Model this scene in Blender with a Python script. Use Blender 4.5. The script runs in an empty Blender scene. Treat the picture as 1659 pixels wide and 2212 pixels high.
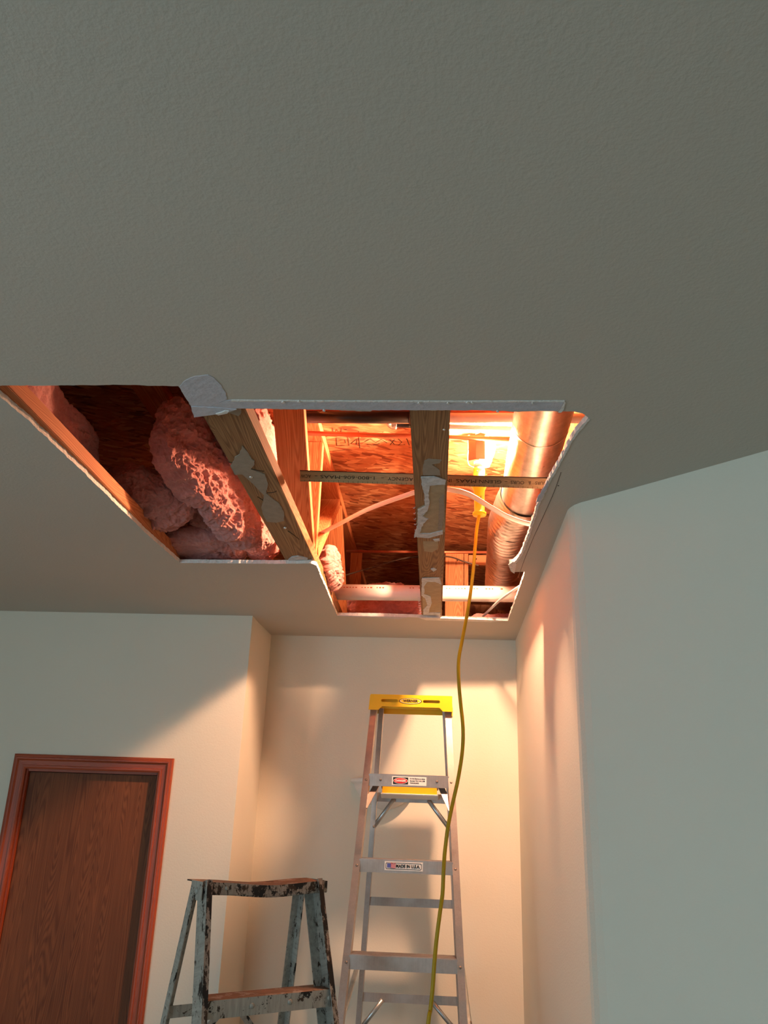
import bpy, bmesh, math, random
from mathutils import Vector, Matrix, noise
from mathutils.geometry import tessellate_polygon

random.seed(4)
S = bpy.context.scene
C = S.collection

# ------------------------------------------------------------------ camera
IW, IH = 1659, 2212
FPX, PITCH, YAW, ROLL = 1774.18, 0.356188, -0.0686854, 0.0357085
EYE = 1.89            # height of the phone above the floor
CEIL = EYE + 0.76     # 2.65 m ceiling
cp, sp, cy, sy, cr, sr = math.cos(PITCH), math.sin(PITCH), math.cos(YAW), math.sin(YAW), math.cos(ROLL), math.sin(ROLL)
FW = Vector((sy*cp, cy*cp, sp)); R0 = Vector((cy, -sy, 0)); U0 = R0.cross(FW)
RT = cr*R0 + sr*U0; UP = -sr*R0 + cr*U0
cam = bpy.data.cameras.new('camera'); camo = bpy.data.objects.new('camera', cam); C.objects.link(camo)
camo.matrix_world = Matrix(((RT.x, UP.x, -FW.x, 0), (RT.y, UP.y, -FW.y, 0), (RT.z, UP.z, -FW.z, EYE), (0, 0, 0, 1)))
cam.sensor_fit = 'HORIZONTAL'; cam.sensor_width = 36; cam.lens = FPX/IW*36
cam.clip_start = 0.02
S.camera = camo

# ------------------------------------------------------------------ world, daylight, exposure
YBACK = -2.7
w = bpy.data.worlds.new('world'); S.world = w; w.use_nodes = True
w.node_tree.nodes['Background'].inputs[0].default_value = (0.70, 0.86, 1.0, 1)
w.node_tree.nodes['Background'].inputs[1].default_value = 1.2
ld = bpy.data.lights.new('window_daylight', 'AREA'); ld.shape = 'RECTANGLE'; ld.size = 2.3; ld.size_y = 1.35
ld.energy = 41; ld.color = (0.61, 0.88, 1.0)
lo = bpy.data.objects.new('window_daylight', ld); C.objects.link(lo)
lo.location = (-3.36, -0.9, 1.45); lo.rotation_euler = (math.radians(90), 0, math.radians(-90))
ld2 = bpy.data.lights.new('added_back_light', 'AREA'); ld2.shape = 'RECTANGLE'; ld2.size = 1.5; ld2.size_y = 1.35  # extra daylight added from behind to lift the door wall
ld2.energy = 31; ld2.color = (0.61, 0.88, 1.0)
lo2 = bpy.data.objects.new('added_back_light', ld2); C.objects.link(lo2)
lo2.location = (-1.9, YBACK-0.16, 1.45); lo2.rotation_euler = (math.radians(90), 0, 0)
S.view_settings.view_transform = 'Standard'; S.view_settings.look = 'None'
S.view_settings.gamma = 1; S.view_settings.exposure = 0.0
S.view_settings.use_curve_mapping = False
LAMP_STRENGTH = 3500
LAMP_COLOR = (1.0, 0.555, 0.325)

# ------------------------------------------------------------------ measuring helpers (pixel -> real plane)
def ray(x, y): return FW + RT*((x-IW/2)/FPX) - UP*((y-IH/2)/FPX)
def at_z(x, y, z): d = ray(x, y); p = d*(z/d.z); return Vector((p.x, p.y, p.z+EYE))   # z relative to the eye
def at_y(x, y, Y): d = ray(x, y); p = d*(Y/d.y); return Vector((p.x, p.y, p.z+EYE))
def at_x(x, y, X): d = ray(x, y); p = d*(X/d.x); return Vector((p.x, p.y, p.z+EYE))

# ------------------------------------------------------------------ materials
def lin(c): return tuple((v/12.92 if v <= 0.04045 else ((v+0.055)/1.055)**2.4) for v in c)
def mat_base(name, rough=0.6, metal=0.0, spec=0.3):
    m = bpy.data.materials.new(name); m.use_nodes = True
    nt = m.node_tree; b = nt.nodes['Principled BSDF']
    b.inputs['Roughness'].default_value = rough; b.inputs['Metallic'].default_value = metal
    b.inputs['Specular IOR Level'].default_value = spec
    return m, nt, b
def coords(nt, scale=(1, 1, 1), kind='Object'):
    tc = nt.nodes.new('ShaderNodeTexCoord'); mp = nt.nodes.new('ShaderNodeMapping')
    mp.inputs['Scale'].default_value = scale
    nt.links.new(tc.outputs[kind], mp.inputs[0]); return mp.outputs[0]
def ntex(nt, vec, scale, detail=4, rough=0.6, dist=0):
    n = nt.nodes.new('ShaderNodeTexNoise'); nt.links.new(vec, n.inputs['Vector'])
    n.inputs['Scale'].default_value = scale; n.inputs['Detail'].default_value = detail
    n.inputs['Roughness'].default_value = rough; n.inputs['Distortion'].default_value = dist
    return n.outputs['Fac']
def ramp(nt, fac, stops, interp='LINEAR'):
    r = nt.nodes.new('ShaderNodeValToRGB'); nt.links.new(fac, r.inputs[0]); r.color_ramp.interpolation = interp
    e = r.color_ramp.elements
    while len(e) < len(stops): e.new(0.5)
    for i, (p, c) in enumerate(stops): e[i].position = p; e[i].color = (*c, 1)
    return r.outputs[0]
def mix(nt, f, a, b, mode='MIX'):
    n = nt.nodes.new('ShaderNodeMix'); n.data_type = 'RGBA'; n.blend_type = mode
    for s, v in ((0, f), (6, a), (7, b)):
        if hasattr(v, 'is_linked') or hasattr(v, 'links'): nt.links.new(v, n.inputs[s])
        else: n.inputs[s].default_value = v if s == 0 else (*v, 1)
    return n.outputs[2]
def bump(nt, b, h, strength, dist=0.01):
    n = nt.nodes.new('ShaderNodeBump'); n.inputs['Strength'].default_value = strength
    n.inputs['Distance'].default_value = dist
    nt.links.new(h, n.inputs['Height']); nt.links.new(n.outputs[0], b.inputs['Normal'])
def simple(name, col, rough=0.6, metal=0.0, var=0.12, scale=20, bmp=0.0, spec=0.3, sc=(1, 1, 1)):
    m, nt, b = mat_base(name, rough, metal, spec)
    v = coords(nt, sc); f = ntex(nt, v, scale)
    nt.links.new(ramp(nt, f, [(0.3, tuple(c*(1-var) for c in col)), (0.7, tuple(min(1, c*(1+var)) for c in col))]), b.inputs['Base Color'])
    if bmp: bump(nt, b, f, bmp)
    return m
def wood(name, dark, light, knots=False, scale=1.0, rough=0.65):
    m, nt, b = mat_base(name, rough)
    v = coords(nt, (1, 0.06, 1))
    n1 = ntex(nt, v, 9*scale, 2, 0.5)
    vv = nt.nodes.new('ShaderNodeVectorMath'); vv.operation = 'MULTIPLY_ADD'
    nt.links.new(n1, vv.inputs[0]); vv.inputs[1].default_value = (0.9/scale, 0.9/scale, 0.9/scale)
    nt.links.new(v, vv.inputs[2])
    src = vv.outputs[0]
    if knots:
        vo = nt.nodes.new('ShaderNodeTexVoronoi'); vk = coords(nt, (1, 0.45, 1)); nt.links.new(vk, vo.inputs['Vector'])
        vo.inputs['Scale'].default_value = 5.0
        mr = nt.nodes.new('ShaderNodeMapRange'); nt.links.new(vo.outputs['Distance'], mr.inputs[0])
        mr.inputs[1].default_value = 0.0; mr.inputs[2].default_value = 0.25; mr.inputs[3].default_value = 0.22; mr.inputs[4].default_value = 0.0
        ad = nt.nodes.new('ShaderNodeVectorMath'); ad.operation = 'ADD'
        nt.links.new(src, ad.inputs[0]); nt.links.new(mr.outputs[0], ad.inputs[1]); src = ad.outputs[0]
    wv = nt.nodes.new('ShaderNodeTexWave'); wv.bands_direction = 'X'; nt.links.new(src, wv.inputs['Vector'])
    wv.inputs['Scale'].default_value = 26*scale; wv.inputs['Distortion'].default_value = 1.2; wv.inputs['Detail'].default_value = 2
    n2 = ntex(nt, coords(nt, (1, 0.03, 1)), 160*scale, 3)
    c1 = ramp(nt, wv.outputs['Fac'], [(0.0, light), (0.55, tuple((a+c)/2 for a, c in zip(dark, light))), (1.0, dark)])
    c2 = mix(nt, 0.35, c1, ramp(nt, n2, [(0.35, dark), (0.65, light)]))
    n3 = ntex(nt, coords(nt, (1, 0.3, 1)), 4, 3)
    c3 = mix(nt, 1.0, c2, ramp(nt, n3, [(0.3, (0.72, 0.7, 0.68)), (0.7, (1.1, 1.1, 1.1))]), 'MULTIPLY')
    nt.links.new(c3, b.inputs['Base Color']); bump(nt, b, n2, 0.25, 0.004)
    return m
def plaster(name, col, bmp=0.35, scale=130):
    m, nt, b = mat_base(name, 0.75, 0, 0.25)
    v = coords(nt, (1, 1, 1)); f = ntex(nt, v, scale, 3, 0.55); g = ntex(nt, v, 0.9, 3)
    nt.links.new(ramp(nt, g, [(0.3, tuple(c*0.97 for c in col)), (0.7, tuple(min(1, c*1.03) for c in col))]), b.inputs['Base Color'])
    bump(nt, b, f, bmp, 0.004)
    return m

M = {}
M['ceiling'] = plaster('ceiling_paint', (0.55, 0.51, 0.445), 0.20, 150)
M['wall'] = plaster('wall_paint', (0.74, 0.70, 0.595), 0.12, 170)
M['gypsum'] = simple('gypsum', (0.80, 0.76, 0.72), 0.9, var=0.1, scale=90, bmp=0.6)
M['tornpaper'] = simple('torn_grey_paper', (0.56, 0.55, 0.60), 0.9, var=0.07, scale=60, bmp=0.3)
M['kraft'] = simple('drywall_paper', (0.42, 0.33, 0.21), 0.9, var=0.12, scale=30, bmp=0.4)
M['graypaper'] = simple('grey_paper', (0.34, 0.29, 0.23), 0.9, var=0.08, scale=45, bmp=0.3)
M['compound'] = simple('joint_compound', (0.62, 0.64, 0.66), 0.85, var=0.2, scale=60, bmp=0.8)
M['floor'] = simple('carpet', (0.30, 0.255, 0.20), 0.95, var=0.15, scale=300, bmp=0.5)
M['pine'] = wood('pine_bottom_chord', (0.19, 0.085, 0.035), (0.44, 0.24, 0.105), True)
M['spruce'] = wood('warm_lumber', (0.42, 0.12, 0.04), (0.66, 0.26, 0.10), True)
M['doorslab'] = wood('door_veneer', (0.12, 0.034, 0.012), (0.23, 0.075, 0.026), False, 0.9, 0.65)
M['casing'] = wood('door_casing', (0.30, 0.050, 0.018), (0.40, 0.085, 0.033), False, 1.0, 0.4)
M['stick'] = wood('yardstick_wood', (0.46, 0.28, 0.13), (0.58, 0.38, 0.19), False)
M['ink'] = simple('dark_ink', (0.06, 0.035, 0.02), 0.7, var=0.05)
M['black'] = simple('black_pipe', (0.018, 0.015, 0.014), 0.35, var=0.3, spec=0.5)
M['copper'] = simple('copper_pipe', (0.55, 0.16, 0.08), 0.4, 0.6, var=0.1)
M['pvc'] = simple('white_pvc', (0.82, 0.74, 0.70), 0.35, var=0.03, spec=0.5)
M['cable'] = simple('white_cable', (0.80, 0.74, 0.70), 0.5, var=0.05)
M['wire'] = simple('dark_wire', (0.05, 0.03, 0.02), 0.5, var=0.1)
M['yellow'] = simple('yellow_plastic', (0.86, 0.52, 0.012), 0.42, var=0.04, scale=8, spec=0.4)
M['cord'] = simple('yellow_cord', (0.47, 0.30, 0.008), 0.45, var=0.08, scale=30)
M['orange'] = simple('orange_handle', (0.95, 0.50, 0.015), 0.35, var=0.04)
M['white'] = simple('white_ceramic', (0.78, 0.77, 0.76), 0.4, var=0.02)
M['label'] = simple('label_white', (0.85, 0.83, 0.80), 0.5, var=0.02)
M['red'] = simple('label_red', (0.65, 0.02, 0.02), 0.5, var=0.03)
M['blue'] = simple('label_blue', (0.10, 0.13, 0.45), 0.5, var=0.05)
M['blacklabel'] = simple('label_black', (0.01, 0.01, 0.01), 0.5, var=0.05)
M['rivet'] = simple('rivet_metal', (0.30, 0.24, 0.20), 0.45, 0.7, var=0.2)
M['screw'] = simple('screw_zinc', (0.75, 0.73, 0.70), 0.3, 0.8, var=0.1)
M['shade'] = simple('lamp_shield', (0.35, 0.15, 0.09), 0.5, 0.3, var=0.1)
M['plate'] = None

def alu(name, col, rough):
    m, nt, b = mat_base(name, rough, 0.85, 0.5)
    f = ntex(nt, coords(nt, (1, 1, 0.05)), 220, 3); g = ntex(nt, coords(nt), 14, 4)
    c = mix(nt, 1.0, ramp(nt, f, [(0.3, tuple(x*0.9 for x in col)), (0.7, col)]), ramp(nt, g, [(0.3, (0.82, 0.8, 0.78)), (0.6, (1, 1, 1))]), 'MULTIPLY')
    nt.links.new(c, b.inputs['Base Color'])
    nt.links.new(ramp(nt, g, [(0.3, (rough+0.12,)*3), (0.7, (rough-0.06,)*3)]), b.inputs['Roughness'])
    return m
M['alu'] = alu('ladder_aluminium', (0.52, 0.46, 0.43), 0.40)
M['galv'] = alu('galvanised_brace', (0.62, 0.66, 0.68), 0.34)

def duct_mat():
    m, nt, b = mat_base('galvanised_duct', 0.33, 1.0, 0.5)
    f = ntex(nt, coords(nt, (1, 1, 1)), 30, 5, 0.7)
    nt.links.new(ramp(nt, f, [(0.3, (0.38, 0.34, 0.31)), (0.7, (0.60, 0.54, 0.49))]), b.inputs['Base Color'])
    g = ntex(nt, coords(nt, (0.15, 1, 0.15)), 60, 3)
    nt.links.new(ramp(nt, f, [(0.3, (0.42,)*3), (0.7, (0.27,)*3)]), b.inputs['Roughness'])
    bump(nt, b, g, 0.35, 0.004)
    return m
M['duct'] = duct_mat()

def old_paint(nm, ta, tb, ca, cb_):
    m, nt, b = mat_base(nm, 0.5, 0.2, 0.4)
    v = coords(nt, (1, 0.4, 0.6)); n1 = ntex(nt, v, 62, 6, 0.75, 0.5); n2 = ntex(nt, coords(nt, (1, 0.5, 1)), 13, 5, 0.7)
    n3 = ntex(nt, coords(nt, (1, 1, 0.1)), 90, 3)
    base = ramp(nt, n3, [(0.3, ca), (0.7, cb_)])
    a = ramp(nt, n1, [(ta, (0, 0, 0)), (ta+0.035, (1, 1, 1))]); c = ramp(nt, n2, [(tb, (0, 0, 0)), (tb+0.03, (1, 1, 1))])
    s1 = mix(nt, a, base, (0.045, 0.025, 0.015)); s2 = mix(nt, c, s1, (0.012, 0.010, 0.009))
    nt.links.new(s2, b.inputs['Base Color']); bump(nt, b, n1, 0.4, 0.003)
    return m
M['oldpaint'] = old_paint('worn_grey_paint', 0.58, 0.60, (0.30, 0.285, 0.25), (0.44, 0.425, 0.38))
M['darkpaint'] = old_paint('worn_dark_paint', 0.51, 0.53, (0.26, 0.21, 0.17), (0.38, 0.33, 0.28))
def old_wood():
    m, nt, b = mat_base('worn_brown_tread', 0.7)
    v = coords(nt, (0.12, 1, 1)); n1 = ntex(nt, v, 40, 5, 0.7); n2 = ntex(nt, coords(nt), 16, 5, 0.7)
    c = ramp(nt, n1, [(0.3, (0.13, 0.075, 0.05)), (0.7, (0.38, 0.26, 0.19))])
    c2 = mix(nt, ramp(nt, n2, [(0.54, (0, 0, 0)), (0.60, (1, 1, 1))]), c, (0.40, 0.36, 0.32))
    c3 = mix(nt, ramp(nt, n2, [(0.36, (1, 1, 1)), (0.40, (0, 0, 0))]), c2, (0.03, 0.015, 0.01))
    nt.links.new(c3, b.inputs['Base Color']); bump(nt, b, n1, 0.4, 0.003)
    return m
M['oldwood'] = old_wood()

def osb_mat():
    m, nt, b = mat_base('oriented_strand_board', 0.6, 0, 0.35)
    tc = coords(nt); out = None
    warp = nt.nodes.new('ShaderNodeTexNoise'); nt.links.new(tc, warp.inputs['Vector']); warp.inputs['Scale'].default_value = 5
    cols = []
    for ang, sc, seed in ((1.45, (60, 17, 9), 1.3), (1.9, (54, 16, 9), 4.1), (1.1, (66, 21, 9), 7.7)):
        mp = nt.nodes.new('ShaderNodeMapping'); mp.inputs['Rotation'].default_value = (0, 0, ang); mp.inputs['Location'].default_value = (seed, seed*2, 0)
        nt.links.new(tc, mp.inputs[0])
        ad = nt.nodes.new('ShaderNodeVectorMath'); ad.operation = 'MULTIPLY_ADD'
        nt.links.new(warp.outputs['Color'], ad.inputs[0]); ad.inputs[1].default_value = (0.05, 0.05, 0.05); nt.links.new(mp.outputs[0], ad.inputs[2])
        m2 = nt.nodes.new('ShaderNodeMapping'); m2.inputs['Scale'].default_value = sc; nt.links.new(ad.outputs[0], m2.inputs[0])
        vo = nt.nodes.new('ShaderNodeTexVoronoi'); vo.inputs['Scale'].default_value = 1.0; nt.links.new(m2.outputs[0], vo.inputs['Vector'])
        sep = nt.nodes.new('ShaderNodeSeparateColor'); nt.links.new(vo.outputs['Color'], sep.inputs[0])
        cols.append((sep.outputs[0], sep.outputs[1], vo.outputs['Distance']))
    pal = [(0.0, (0.20, 0.05, 0.018)), (0.25, (0.38, 0.13, 0.05)), (0.5, (0.54, 0.25, 0.11)), (0.75, (0.44, 0.15, 0.055)), (1.0, (0.72, 0.42, 0.21))]
    c = ramp(nt, cols[0][0], pal)
    for i in (1, 2):
        sel = ramp(nt, cols[i][1], [(0.5, (0, 0, 0)), (0.52, (1, 1, 1))])
        c = mix(nt, sel, c, ramp(nt, cols[i][0], pal))
    fine = ntex(nt, coords(nt, (30, 260, 30)), 1.0, 4, 0.7)
    c = mix(nt, 0.6, c, ramp(nt, fine, [(0.3, (0.5, 0.45, 0.42)), (0.65, (1.05, 1.05, 1.05))]), 'MULTIPLY')
    nt.links.new(c, b.inputs['Base Color']); bump(nt, b, cols[1][0], 0.5, 0.004)
    return m
M['osb'] = osb_mat()

def fluff(name, c1, c2):
    m, nt, b = mat_base(name, 0.95, 0, 0.05)
    v = coords(nt, (1, 1, 1)); n1 = ntex(nt, v, 55, 8, 0.75, 0.8); n2 = ntex(nt, v, 9, 5, 0.65, 0.5)
    a = ramp(nt, n1, [(0.3, c1), (0.7, c2)])
    cc = mix(nt, 1.0, a, ramp(nt, n2, [(0.3, (0.72, 0.66, 0.64)), (0.7, (1.08, 1.08, 1.08))]), 'MULTIPLY')
    nt.links.new(cc, b.inputs['Base Color'])
    b.inputs['Sheen Weight'].default_value = 0.4; b.inputs['Sheen Roughness'].default_value = 0.6
    h = mix(nt, 0.5, ramp(nt, n1, [(0, (0, 0, 0)), (1, (1, 1, 1))]), ramp(nt, n2, [(0, (0, 0, 0)), (1, (1, 1, 1))]))
    bump(nt, b, h, 1.0, 0.02)
    return m
M['fluff'] = fluff('pink_fibreglass', (0.70, 0.21, 0.18), (0.88, 0.36, 0.32))

# ------------------------------------------------------------------ object helpers
WM = {}
def wm(o): return WM.get(o.name, Matrix.Identity(4))
def link(o, mw=None, parent=None):
    C.objects.link(o); mw = mw or Matrix.Identity(4); WM[o.name] = mw.copy()
    if parent is not None:
        o.parent = parent; o.matrix_local = wm(parent).inverted() @ mw
    else: o.matrix_local = mw
    return o
def thing(name, label, cat, loc=(0, 0, 0), mw=None, group=None, kind=None):
    o = bpy.data.objects.new(name, None); o.empty_display_size = 0.05
    link(o, mw or Matrix.Translation(loc))
    if label: o['label'] = label
    if cat: o['category'] = cat
    if group: o['group'] = group
    if kind: o['kind'] = kind
    return o
def tag(o, label=None, cat=None, group=None, kind=None):
    if label: o['label'] = label
    if cat: o['category'] = cat
    if group: o['group'] = group
    if kind: o['kind'] = kind
    return o
def from_bm(name, bm, mat, parent=None, mw=None, smooth=False):
    me = bpy.data.meshes.new(name); bmesh.ops.recalc_face_normals(bm, faces=bm.faces); bm.to_mesh(me); bm.free()
    for mm in (mat if isinstance(mat, (list, tuple)) else [mat]): me.materials.append(mm)
    if smooth:
        for p in me.polygons: p.use_smooth = True
    return link(bpy.data.objects.new(name, me), mw, parent)
def recenter(verts):
    c = Vector((0, 0, 0))
    for v in verts: c += v
    return c/len(verts)
def add_box(bm, c, s, bevel=0.0):
    r = bmesh.ops.create_cube(bm, size=1.0); vs = r['verts']
    for v in vs: v.co = Vector((v.co.x*s[0]+c[0], v.co.y*s[1]+c[1], v.co.z*s[2]+c[2]))
    if bevel:
        es = list({e for v in vs for e in v.link_edges})
        bmesh.ops.bevel(bm, geom=es, offset=bevel, segments=2, affect='EDGES')
def box(name, c, s, mat, parent=None, bevel=0.0, rot=None):
    bm = bmesh.new(); add_box(bm, (0, 0, 0), s, bevel)
    mw = Matrix.Translation(c)
    if rot is not None: mw = mw @ rot
    return from_bm(name, bm, mat, parent, mw)
def frame(p0, p1, side):
    y = (p1-p0).normalized(); x = (side - y*side.dot(y)).normalized(); z = x.cross(y)
    c = (p0+p1)/2
    return Matrix(((x.x, y.x, z.x, c.x), (x.y, y.y, z.y, c.y), (x.z, y.z, z.z, c.z), (0, 0, 0, 1)))
def board(name, p0, p1, w, t, mat, parent=None, side=Vector((1, 0, 0)), bevel=0.0015):
    bm = bmesh.new(); add_box(bm, (0, 0, 0), (w, (p1-p0).length, t), bevel)
    return from_bm(name, bm, mat, parent, frame(p0, p1, side))
def extr(name, prof, p0, p1, side, mat, parent=None):
    """sweep a 2D polygon (x along side, z across) from p0 to p1"""
    L = (p1-p0).length; bm = bmesh.new()
    a = [bm.verts.new((x, -L/2, z)) for x, z in prof]; b = [bm.verts.new((x, L/2, z)) for x, z in prof]
    n = len(prof)
    for i in range(n): bm.faces.new((a[i], a[(i+1) % n], b[(i+1) % n], b[i]))
    bm.faces.new(a); bm.faces.new(b[::-1])
    return from_bm(name, bm, mat, parent, frame(p0, p1, side))
def poly_prism(bm, loops, f, thick_vec, side_mat=0, cap_mat=0):
    """loops: outline + holes in 2D; f maps 2D to 3D; extruded by thick_vec"""
    flat = [p for l in loops for p in l]
    tris = tessellate_polygon([[Vector((p[0], p[1], 0)) for p in l] for l in loops])
    lo_ = [bm.verts.new(f(p)) for p in flat]; hi = [bm.verts.new(f(p)+thick_vec) for p in flat]
    for t in tris:
        try:
            a = bm.faces.new([lo_[i] for i in t]); b = bm.faces.new([hi[i] for i in reversed(t)])
            a.material_index = cap_mat; b.material_index = side_mat
        except ValueError: pass
    k = 0
    for l in loops:
        n = len(l)
        for i in range(n):
            q = bm.faces.new((lo_[k+i], lo_[k+(i+1) % n], hi[k+(i+1) % n], hi[k+i])); q.material_index = side_mat
        k += n
def sheet(name, pts, thick_vec, mat, parent=None):
    """thin irregular piece from 3D points of one plane"""
    c = recenter(pts); n = thick_vec.normalized()
    x = (pts[1]-pts[0]).normalized(); x = (x-n*x.dot(n)).normalized(); y = n.cross(x)
    loop = [((p-c).dot(x), (p-c).dot(y)) for p in pts]
    bm = bmesh.new(); poly_prism(bm, [loop], lambda q: x*q[0]+y*q[1], thick_vec)
    return from_bm(name, bm, mat, parent, Matrix.Translation(c))
def smooth_path(pts, n=8):
    P = [Vector(p) for p in pts]; P = [P[0]*2-P[1]]+P+[P[-1]*2-P[-2]]; out = []
    for i in range(1, len(P)-2):
        for k in range(n):
            t = k/n; a, b, c, d = P[i-1:i+3]
            out.append(0.5*((2*b)+(c-a)*t+(2*a-5*b+4*c-d)*t*t+(3*b-a-3*c+d)*t**3))
    out.append(P[-2]); return out
def tube(name, pts, r, mat, parent=None, seg=12, n=8, rad=None, flat=1.0):
    P = smooth_path(pts, n) if n > 1 else [Vector(p) for p in pts]
    o = recenter(P); P = [p-o for p in P]; bm = bmesh.new(); rings = []
    up = Vector((0, 0, 1))
    t0 = (P[1]-P[0]).normalized()
    nx = t0.cross(up) if abs(t0.z) < 0.95 else t0.cross(Vector((0, 1, 0)))
    nx.normalize()
    for i, p in enumerate(P):
        t = (P[min(i+1, len(P)-1)]-P[max(i-1, 0)]).normalized()
        nx = (nx-t*nx.dot(t)).normalized(); nz = nx.cross(t)
        rr = r if rad is None else rad(i/(len(P)-1))
        rings.append([bm.verts.new(p+nx*(rr*math.cos(a))+nz*(rr*flat*math.sin(a))) for a in [2*math.pi*k/seg for k in range(seg)]])
    for a, b in zip(rings, rings[1:]):
        for k in range(seg): bm.faces.new((a[k], a[(k+1) % seg], b[(k+1) % seg], b[k]))
    bm.faces.new(rings[0]); bm.faces.new(rings[-1][::-1])
    ob = from_bm(name, bm, mat, parent, Matrix.Translation(o), True)
    return ob
def lathe(name, prof, mw, mat, parent=None, seg=24, a0=0, a1=2*math.pi, smooth=True):
    """prof: (radius, z) revolved about local z"""
    bm = bmesh.new(); full = abs(a1-a0-2*math.pi) < 1e-4; cols = []
    m = seg if full else seg+1
    for k in range(m):
        a = a0+(a1-a0)*k/seg
        cols.append([bm.verts.new((r*math.cos(a), r*math.sin(a), z)) for r, z in prof])
    for k in range(seg):
        A, B = cols[k], cols[(k+1) % m]
        for i in range(len(prof)-1):
            try: bm.faces.new((A[i], B[i], B[i+1], A[i+1]))
            except ValueError: pass
    bmesh.ops.remove_doubles(bm, verts=bm.verts, dist=1e-6)
    return from_bm(name, bm, mat, parent, mw, smooth)
def dome(name, c, n, r, h, mat, parent):
    z = n.normalized(); x = z.orthogonal().normalized(); y = z.cross(x)
    mw = Matrix(((x.x, y.x, z.x, c.x), (x.y, y.y, z.y, c.y), (x.z, y.z, z.z, c.z), (0, 0, 0, 1)))
    return lathe(name, [(r, -0.001), (r*0.95, h*0.45), (r*0.6, h*0.85), (0, h)], mw, mat, parent, 12)
def basis(o, x, y):
    x = x.normalized(); z = x.cross(y).normalized(); y = z.cross(x)
    return Matrix(((x.x, y.x, z.x, o.x), (x.y, y.y, z.y, o.y), (x.z, y.z, z.z, o.z), (0, 0, 0, 1)))
def text(name, s, size, mw, mat, parent, width=None, bold=0.0, align='CENTER', depth=0.0003):
    cu = bpy.data.curves.new('t', 'FONT'); cu.body = s; cu.size = size; cu.align_x = align; cu.align_y = 'CENTER'
    cu.offset = bold; cu.extrude = depth; cu.resolution_u = 3
    to = bpy.data.objects.new('t', cu); C.objects.link(to)
    bpy.context.view_layer.update()
    me = bpy.data.meshes.new_from_object(to.evaluated_get(bpy.context.evaluated_depsgraph_get()))
    bpy.data.objects.remove(to); bpy.data.curves.remove(cu)
    me.name = name; me.materials.clear(); me.materials.append(mat)
    if width:
        xs = [v.co.x for v in me.vertices]; k = width/(max(xs)-min(xs))
        for v in me.vertices: v.co.x *= k
    return link(bpy.data.objects.new(name, me), mw, parent)
def jag(pts, step, amp, seed=0, closed=True):
    """subdivide a 2D outline and roughen it"""
    out = []; n = len(pts)
    for i in range(n if closed else n-1):
        a = Vector(pts[i]); b = Vector(pts[(i+1) % n]); L = (b-a).length; k = max(1, int(L/step))
        d = (b-a)/max(L, 1e-6); nr = Vector((-d.y, d.x))
        for j in range(k):
            p = a+(b-a)*(j/k)
            if j: p = p+nr*(amp*(noise.noise(Vector((p.x*60, p.y*60, seed)))+0.6*noise.noise(Vector((p.x*190, p.y*190, seed+5)))))
            out.append((p.x, p.y))
    return out

# ------------------------------------------------------------------ the room
XL, XR, YB = -3.2, 2.6, YBACK
YW = 3.279                      # door wall
YA = 3.655                      # back of the alcove
AXL, AXR, YC = -0.752, 0.345, 2.0
def wall(name, pts2, z0, z1, mat='wall', holes=None):
    """pts2: footprint polygon (x, y)"""
    bm = bmesh.new(); poly_prism(bm, [pts2], lambda q: Vector((q[0], q[1], z0)), Vector((0, 0, z1-z0)))
    return tag(from_bm(name, bm, M[mat]), kind='structure')
tag(box('floor', ((XL+XR)/2, (YB+YA)/2, -0.05), (XR-XL+0.6, YA-YB+0.6, 0.1), M['floor']), kind='structure')
DX0, DX1, DZ = -1.600, -1.052, EYE+0.142
bm = bmesh.new()
prof = [(XL, 0), (DX0, 0), (DX0, DZ), (DX1, DZ), (DX1, 0), (AXL, 0), (AXL, CEIL), (XL, CEIL)]
poly_prism(bm, [prof], lambda q: Vector((q[0], YW, q[1])), Vector((0, 0.11, 0)))
tag(from_bm('wall_left', bm, M['wall']), kind='structure')
wall('wall_alcove_left', [(AXL-0.11, YW+0.11), (AXL, YW+0.11), (AXL+0.008, YA), (AXL-0.11, YA)], 0, CEIL)
wall('wall_alcove_back', [(AXL-0.11, YA), (AXR+0.12, YA), (AXR+0.12, YA+0.1), (AXL-0.11, YA+0.1)], 0, CEIL)
# alcove right wall, rounded corner, 45 degree wall
bx0, by0 = 0.335, YC
ex, ey = 2.45, -0.06
cpx_ = [at_z(x, y, 0.76).to_2d()[:] for x, y in ((1226, 1102), (1231, 1097), (1240, 1091), (1254, 1085.5), (1275, 1080))]
c9 = at_z(1659, 972.5, 0.76).to_2d(); c8 = Vector(cpx_[-1]); cd_ = (c9-c8).normalized(); ce = c8+cd_*2.85
ex, ey = ce.x, ce.y+0.1
wall('wall_right', [(0.356, YA)]+cpx_+[(ce.x, ce.y), (ce.x+0.1, ce.y+0.1), (0.62, 1.95), (0.50, 2.1), (0.47, YA)], 0, CEIL)
wall('wall_far_right', [(ex, ey-0.1), (ex, YB), (ex+0.1, YB), (ex+0.1, ey)], 0, CEIL)
bm = bmesh.new()
wy0, wy1, wz0, wz1 = -2.1, 0.3, 0.75, 2.15
poly_prism(bm, [[(YB, 0), (YW+0.11, 0), (YW+0.11, CEIL), (YB, CEIL)], [(wy0, wz0), (wy1, wz0), (wy1, wz1), (wy0, wz1)]],
           lambda q: Vector((XL, q[0], q[1])), Vector((-0.1, 0, 0)))
tag(from_bm('wall_far_left', bm, M['wall']), kind='structure')
bm = bmesh.new()
poly_prism(bm, [[(XL, 0), (ex+0.1, 0), (ex+0.1, CEIL), (XL, CEIL)], [(-2.65, wz0), (-1.15, wz0), (-1.15, wz1), (-2.65, wz1)]],
           lambda q: Vector((q[0], YB, q[1])), Vector((0, -0.1, 0)))
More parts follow.
